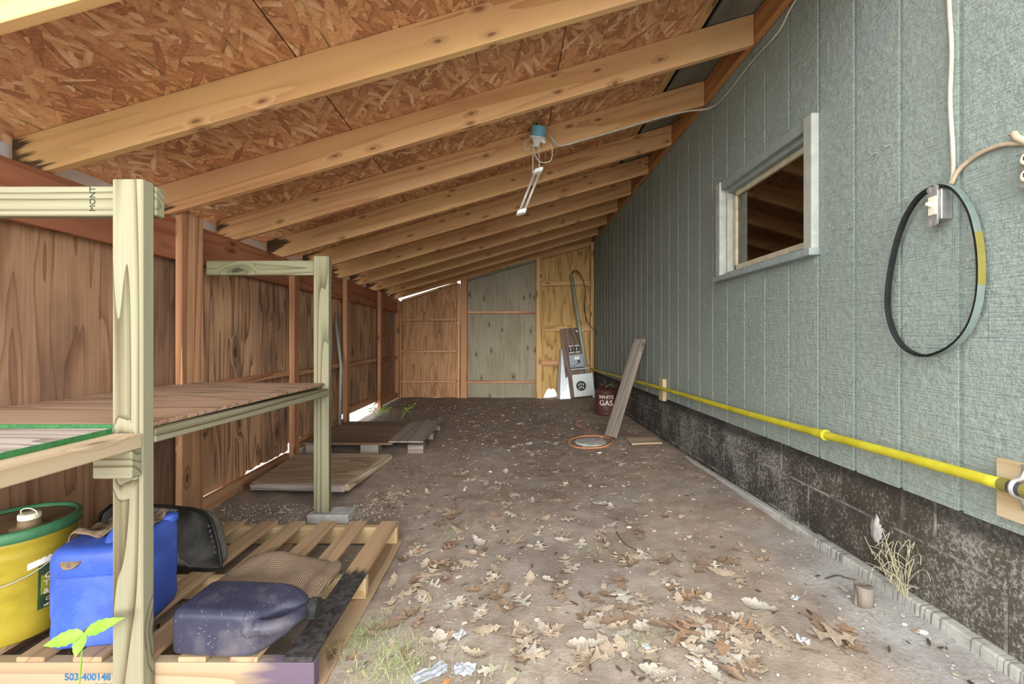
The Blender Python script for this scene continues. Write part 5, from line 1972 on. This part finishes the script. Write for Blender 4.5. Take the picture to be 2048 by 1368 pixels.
def debris(name, mat, n, smin, smax, aspect, seed, label, ypow=1.0, region=None):
    rnd = random.Random(seed)
    bm = bmesh.new()
    c = 0
    while c < n:
        if region:
            x, y = rnd.uniform(*region[0]), rnd.uniform(*region[1])
        else:
            x, y = rnd.uniform(-1.85, 1.33), 0.95 + 6.1 * rnd.random() ** ypow
        c += 1
        if blocked(x, y) and not (-1.9 < x < -0.62 and 1.36 < y < 2.24): continue
        if noise.noise(Vector((x * 2.3, y * 2.3, seed))) < rnd.uniform(-0.55, 0.25): continue
        L = rnd.uniform(smin, smax)
        w_ = L * rnd.uniform(*aspect)
        a = rnd.uniform(0, PI)
        t = rnd.uniform(-.15, .15)
        dx, dy = Vector((math.cos(a), math.sin(a), t)) * L / 2, Vector((-math.sin(a), math.cos(a), rnd.uniform(-.3, .3))) * w_ / 2
        z = fz(x, y) + 0.003 + abs(t) * L / 2
        h = Vector((0, 0, min(0.003, w_ * 0.5)))
        p = Vector((x, y, z))
        lo = [bm.verts.new(p + q) for q in (-dx - dy * .5, -dx * .2 - dy, dx - dy * .3, dx * .6 + dy, -dx * .7 + dy * .8)]
        hi = [bm.verts.new(v.co * 1.0 + h) for v in lo]
        bm.faces.new(hi)
        for k in range(5):
            bm.faces.new((lo[k], lo[(k + 1) % 5], hi[(k + 1) % 5], hi[k]))
    bmesh.ops.recalc_face_normals(bm, faces=bm.faces)
    o = obj(name, bm, mat, origin=(0, 0, 0))
    tag(o, label, 'litter', kind='stuff')


debris('pale_chips', 'chip_pale', 3600, 0.003, 0.008, (0.4, 0.9), 3, 'tiny white chips sprinkled over the dirt floor', 1.7)
debris('straw_litter', 'chip_tan', 2400, 0.010, 0.04, (0.04, 0.14), 5, 'tan straw and leaf crumbs strewn over the dirt floor', 1.6)
debris('leaf_fragments', 'leaf_tan', 500, 0.012, 0.035, (0.3, 0.8), 8, 'broken tan leaf fragments strewn over the dirt floor', 1.5)
debris('grey_fragments', 'leaf_grey', 400, 0.012, 0.035, (0.3, 0.8), 11, 'greyish broken leaf fragments on the dirt floor', 1.6)
debris('bark_litter', 'chip_dark', 900, 0.01, 0.04, (0.1, 0.35), 9, 'dark bark and twig bits strewn over the dirt floor', 1.2)
debris('foam_crumbs', 'chip_pale', 900, 0.004, 0.012, (0.6, 1.0), 15, 'white crumbs scattered behind the pallet by the wall', 1.0, ((-1.85, -0.7), (2.45, 2.95)))


def tuft(name, label, centers, n, hmin, hmax, seed, mat='grass', spread=0.1, lean=0.8):
    rnd = random.Random(seed)
    bm = bmesh.new()
    for c in range(n):
        cx, cy = rnd.choice(centers)
        x, y = rnd.gauss(cx, spread), rnd.gauss(cy, spread)
        h = rnd.uniform(hmin, hmax)
        a = rnd.uniform(0, 2 * PI)
        l = rnd.uniform(0.45, 1.0) * lean * h
        p = Vector((x, y, fz(x, y) - 0.003))
        d = Vector((math.cos(a), math.sin(a), 0))
        s = Vector((-d.y, d.x, 0)) * rnd.uniform(0.0005, 0.0010)
        prev = None
        for k in range(5):
            t = k / 4
            q = p + d * l * t * t + Vector((0, 0, h * (t - 0.42 * t * t * (l / h))))
            w_ = s * (1 - t * 0.9)
            cur = (bm.verts.new(q - w_), bm.verts.new(q + w_))
            if prev: bm.faces.new((prev[0], prev[1], cur[1], cur[0]))
            prev = cur
    o = obj(name, bm, mat)
    tag(o, label, 'grass', kind='stuff')


g1 = [onfloor(px_, py_) for px_, py_ in ((735, 1265), (700, 1300), (790, 1310), (755, 1345), (830, 1340))]
tuft('grass', 'pale green grass tuft growing beside the pallet corner', [(p.x, p.y) for p in g1], 620, 0.025, 0.07, 4, spread=0.05, lean=2.6)
g2 = [onfloor(px_, py_) for px_, py_ in ((900, 1065), (1290, 1285), (1010, 1350), (930, 1330), (1180, 1110))]
tuft('thin_grass', 'sparse thin grass between the dry leaves', [(p.x, p.y) for p in g2], 220, 0.02, 0.06, 6, spread=0.05, lean=2.0)

# weeds at the bright gap
wd0 = Vector((-1.72, 5.35, fz(-1.72, 5.35)))
for wi, (c, lb) in enumerate(((Vector((-1.78, 5.55, 0)), 'green weed sprawling beside the bright gap under the plywood wall'), (Vector((-1.38, 5.25, 0)), 'thin green weed stem standing beyond the wooden platform'))):
    c.z = fz(c.x, c.y)
    wd = thing('weed', lb, 'weed', c)
    rnd = random.Random(31 + wi)
    for k in range(9 if wi == 0 else 3):
        a = rnd.uniform(0, 2 * PI)
        e = c + Vector((0.16 * math.cos(a), 0.16 * math.sin(a), rnd.uniform(0.05, 0.16) if wi == 0 else rnd.uniform(0.14, 0.22)))
        if e.x < -1.86: e.x = -1.86
        bm = bmesh.new()
        tube(bm, [c, (c + e) / 2 + Vector((0, 0, 0.04)), e], 0.003, 5, smoothn=4)
        obj('stem', bm, 'green_leaf', wd)
        for j in range(3):
            b = c + (e - c) * (0.5 + 0.25 * j) + Vector((0, 0, 0.02))
            t = b + Vector((rnd.uniform(-.07, .07), rnd.uniform(-.07, .07), rnd.uniform(0.0, .04)))
            leaf_blade(b, b + (t - b) * 0.6, 0.008, (0.2, -0.6, 0.7), 'green_leaf', wd)

# dried weed by the foundation
c = onfloor(1800, 1172)
c = Vector((1.355, c.y, 0.17))
c.y = 1.355 * F / (1795 - CX)
dw = thing('dried_weed', 'dried pale weed standing against the tarred foundation', 'weed', (1.36, c.y, 0.2))
rnd = random.Random(12)
bm = bmesh.new()
for k in range(34):
    e = Vector((1.36 - abs(rnd.gauss(0, 0.03)), c.y + rnd.gauss(0, 0.06), 0.2 + rnd.uniform(0.06, 0.22)))
    mid_ = Vector((1.36 - rnd.uniform(0, .03), (c.y + e.y) / 2 + rnd.gauss(0, .02), 0.2 + (e.z - 0.2) * 0.7))
    tube(bm, [Vector((1.372, c.y + rnd.gauss(0, .012), 0.195)), mid_, e, e + Vector((-0.01, rnd.gauss(0, .03), rnd.uniform(-.05, .01)))], 0.0011, 4, smoothn=3)
obj('stems', bm, 'straw', dw)

# stump
c = Vector((1.24, 1.5, 0))
c.y = 1.50; c.x = (1727 - CX) * c.y / F
c.z = fz(c.x, c.y)
bm = bmesh.new()
secs = []
for h in (-0.01, 0.0, 0.03, 0.055, 0.066):
    secs.append([Vector((c.x + (0.03 if h > 0 else 0.034) * math.cos(2 * PI * k / 14) * (1 + 0.14 * noise.noise(Vector((k * 1.3, h * 4, 0)))), c.y + 0.026 * math.sin(2 * PI * k / 14) * (1 + 0.15 * noise.noise(Vector((k * 1.9, 2, 0)))),
                         c.z + h + (0.012 * noise.noise(Vector((k * 0.9, 7, 0))) if h > 0.05 else 0))) for k in range(14)])
loft(bm, secs)
bmesh.ops.recalc_face_normals(bm, faces=bm.faces)
o = obj('wooden_stump', bm, 'stump')
tag(o, 'small weathered wooden stake stub beside the concrete footing', 'stake')


# shells / pebbles
def pebble(px_, py_, s_, label, mat='shell', cat='pebble', name='pebble'):
    p = onfloor(px_, py_)
    bm = bmesh.new()
    bmesh.ops.create_icosphere(bm, subdivisions=2, radius=1.0)
    for v in bm.verts:
        k = 1 + 0.18 * noise.noise(v.co * 1.5 + Vector((px_, 0, 0)))
        v.co = Vector((v.co.x * s_ * k, v.co.y * s_ * 0.7 * k, max(-0.25, v.co.z) * s_ * 0.42)) + p + Vector((0, 0, s_ * 0.1))
    o = obj(name, bm, mat, smooth=True)
    tag(o, label, cat, 'pale stones on the floor')


pebble(981, 944, 0.016, 'pale shell-like stone lying alone on the dark dirt beyond the leaves')
pebble(1809, 1249, 0.010, 'small white stone on the grey dust near the footing')
pebble(1845, 1265, 0.017, 'largest white stone on the grey dust near the footing')
pebble(1745, 1209, 0.011, 'flat white stone at the foot of the wooden stake stub')
pebble(1199, 906, 0.020, 'pale stone in front of the orange cord loop')
pebble(1698, 1193, 0.009, 'small pale stone beside the wooden stake stub')
pebble(1258, 1055, 0.014, 'pale stone on bare dirt below the small white-grey leaf')
pebble(1075, 1240, 0.013, 'round pale stone amid the leaves in the middle')


def scrap(px_, py_, s_, label, mat='paper', seed=0, name='paper_scrap', cat='paper scrap', flat=0.35, asp=0.7):
    p = onfloor(px_, py_)
    rnd = random.Random(seed)
    a = rnd.uniform(0, PI)
    ca, sa_ = math.cos(a), math.sin(a)
    def fn(u, v):
        x, y = (u - .5) * 2 * s_, (v - .5) * 2 * s_ * asp
        r = 1 + 0.25 * noise.noise(Vector((u * 3, v * 3, seed)))
        z = s_ * flat * (0.6 + noise.noise(Vector((u * 4, v * 4, seed + 9))))
        X, Y = p.x + (x * ca - y * sa_) * r, p.y + (x * sa_ + y * ca) * r
        return Vector((X, Y, fz(X, Y) + 0.004 + max(0, z)))
    bm = cloth_grid(8, 8, fn)
    o = obj(name, bm, mat, smooth=False, mods=[('SOLIDIFY', {'thickness': 0.0008})])
    tag(o, label, cat)
    return o


scrap(920, 1276, 0.022, 'crumpled white paper scrap on the dirt below the leaf litter', seed=3, flat=0.7)
scrap(1292, 1296, 0.014, 'small white paper scrap on open dirt', seed=5)
scrap(1605, 1285, 0.018, 'white folded paper scrap beside the largest tan leaf', seed=6, flat=0.6)
scrap(1590, 1200, 0.016, 'pinkish white paper scrap between leaves and stake stub', seed=8, flat=0.5)
scrap(930, 980, 0.038, 'long pale bark flake at the far edge of the leaf litter', 'chip_pale', 12, 'bark_flake', 'bark', 0.25, 0.25)
scrap(1120, 975, 0.035, 'grey flat shard lying among leaves in the middle of the floor', 'grey_wood', 14, 'wood_shard', 'wood shard', 0.06, 0.35)
scrap(860, 1350, 0.055, 'clear plastic piece with orange corner in the grass', 'clear', 21, 'plastic_wrapper', 'plastic', 0.12, 0.45)
scrap(928, 1345, 0.034, 'small clear plastic cup fragment in front of the wrapper', 'clear', 23, 'plastic_fragment', 'plastic', 0.4, 0.7)
o = scrap(893, 1366, 0.012, 'orange printed corner scrap of packaging in the grass', 'orange', 25, 'packaging_scrap', 'packaging', 0.2, 0.7)
scrap(1527, 1123, 0.03, 'curled brown bark strip on bare dirt', 'leaf_brown', 31, 'bark_flake', 'bark', 0.5, 0.3)


def twig(pts, label, mat='chip_dark', r=0.0022):
    bm = bmesh.new()
    P = []
    for px_, py_ in pts:
        p = onfloor(px_, py_)
        P.append(p + Vector((0, 0, 0.006)))
    tube(bm, P, r, 5, smoothn=4)
    o = obj('twig', bm, mat)
    tag(o, label, 'twig')


twig([(1232, 1065), (1250, 1090), (1280, 1105), (1300, 1120)], 'thin dark green twig on bare dirt below the small white-grey leaf')
twig([(1650, 1160), (1675, 1153), (1690, 1158), (1712, 1163)], 'thin bent twig beside the wooden stake stub')

# pale mortar lump on the foundation
c = onwall(1752, 1057, XW - 0.004)
bm = bmesh.new()
bmesh.ops.create_icosphere(bm, subdivisions=3, radius=1.0)
for v in bm.verts:
    k = 1 + 0.7 * noise.noise(v.co * 2.6 + Vector((4, 1, 2)))
    v.co = Vector((min(v.co.x, 0.6) * 0.007 * k, v.co.y * 0.022 * k, v.co.z * 0.042 * k - 0.012 * (1 - v.co.z) * 0.5)) + c
o = obj('mortar_lump', bm, 'concrete', smooth=True)
tag(o, 'pale rough mortar lump stuck on the tarred foundation blocks', 'mortar')
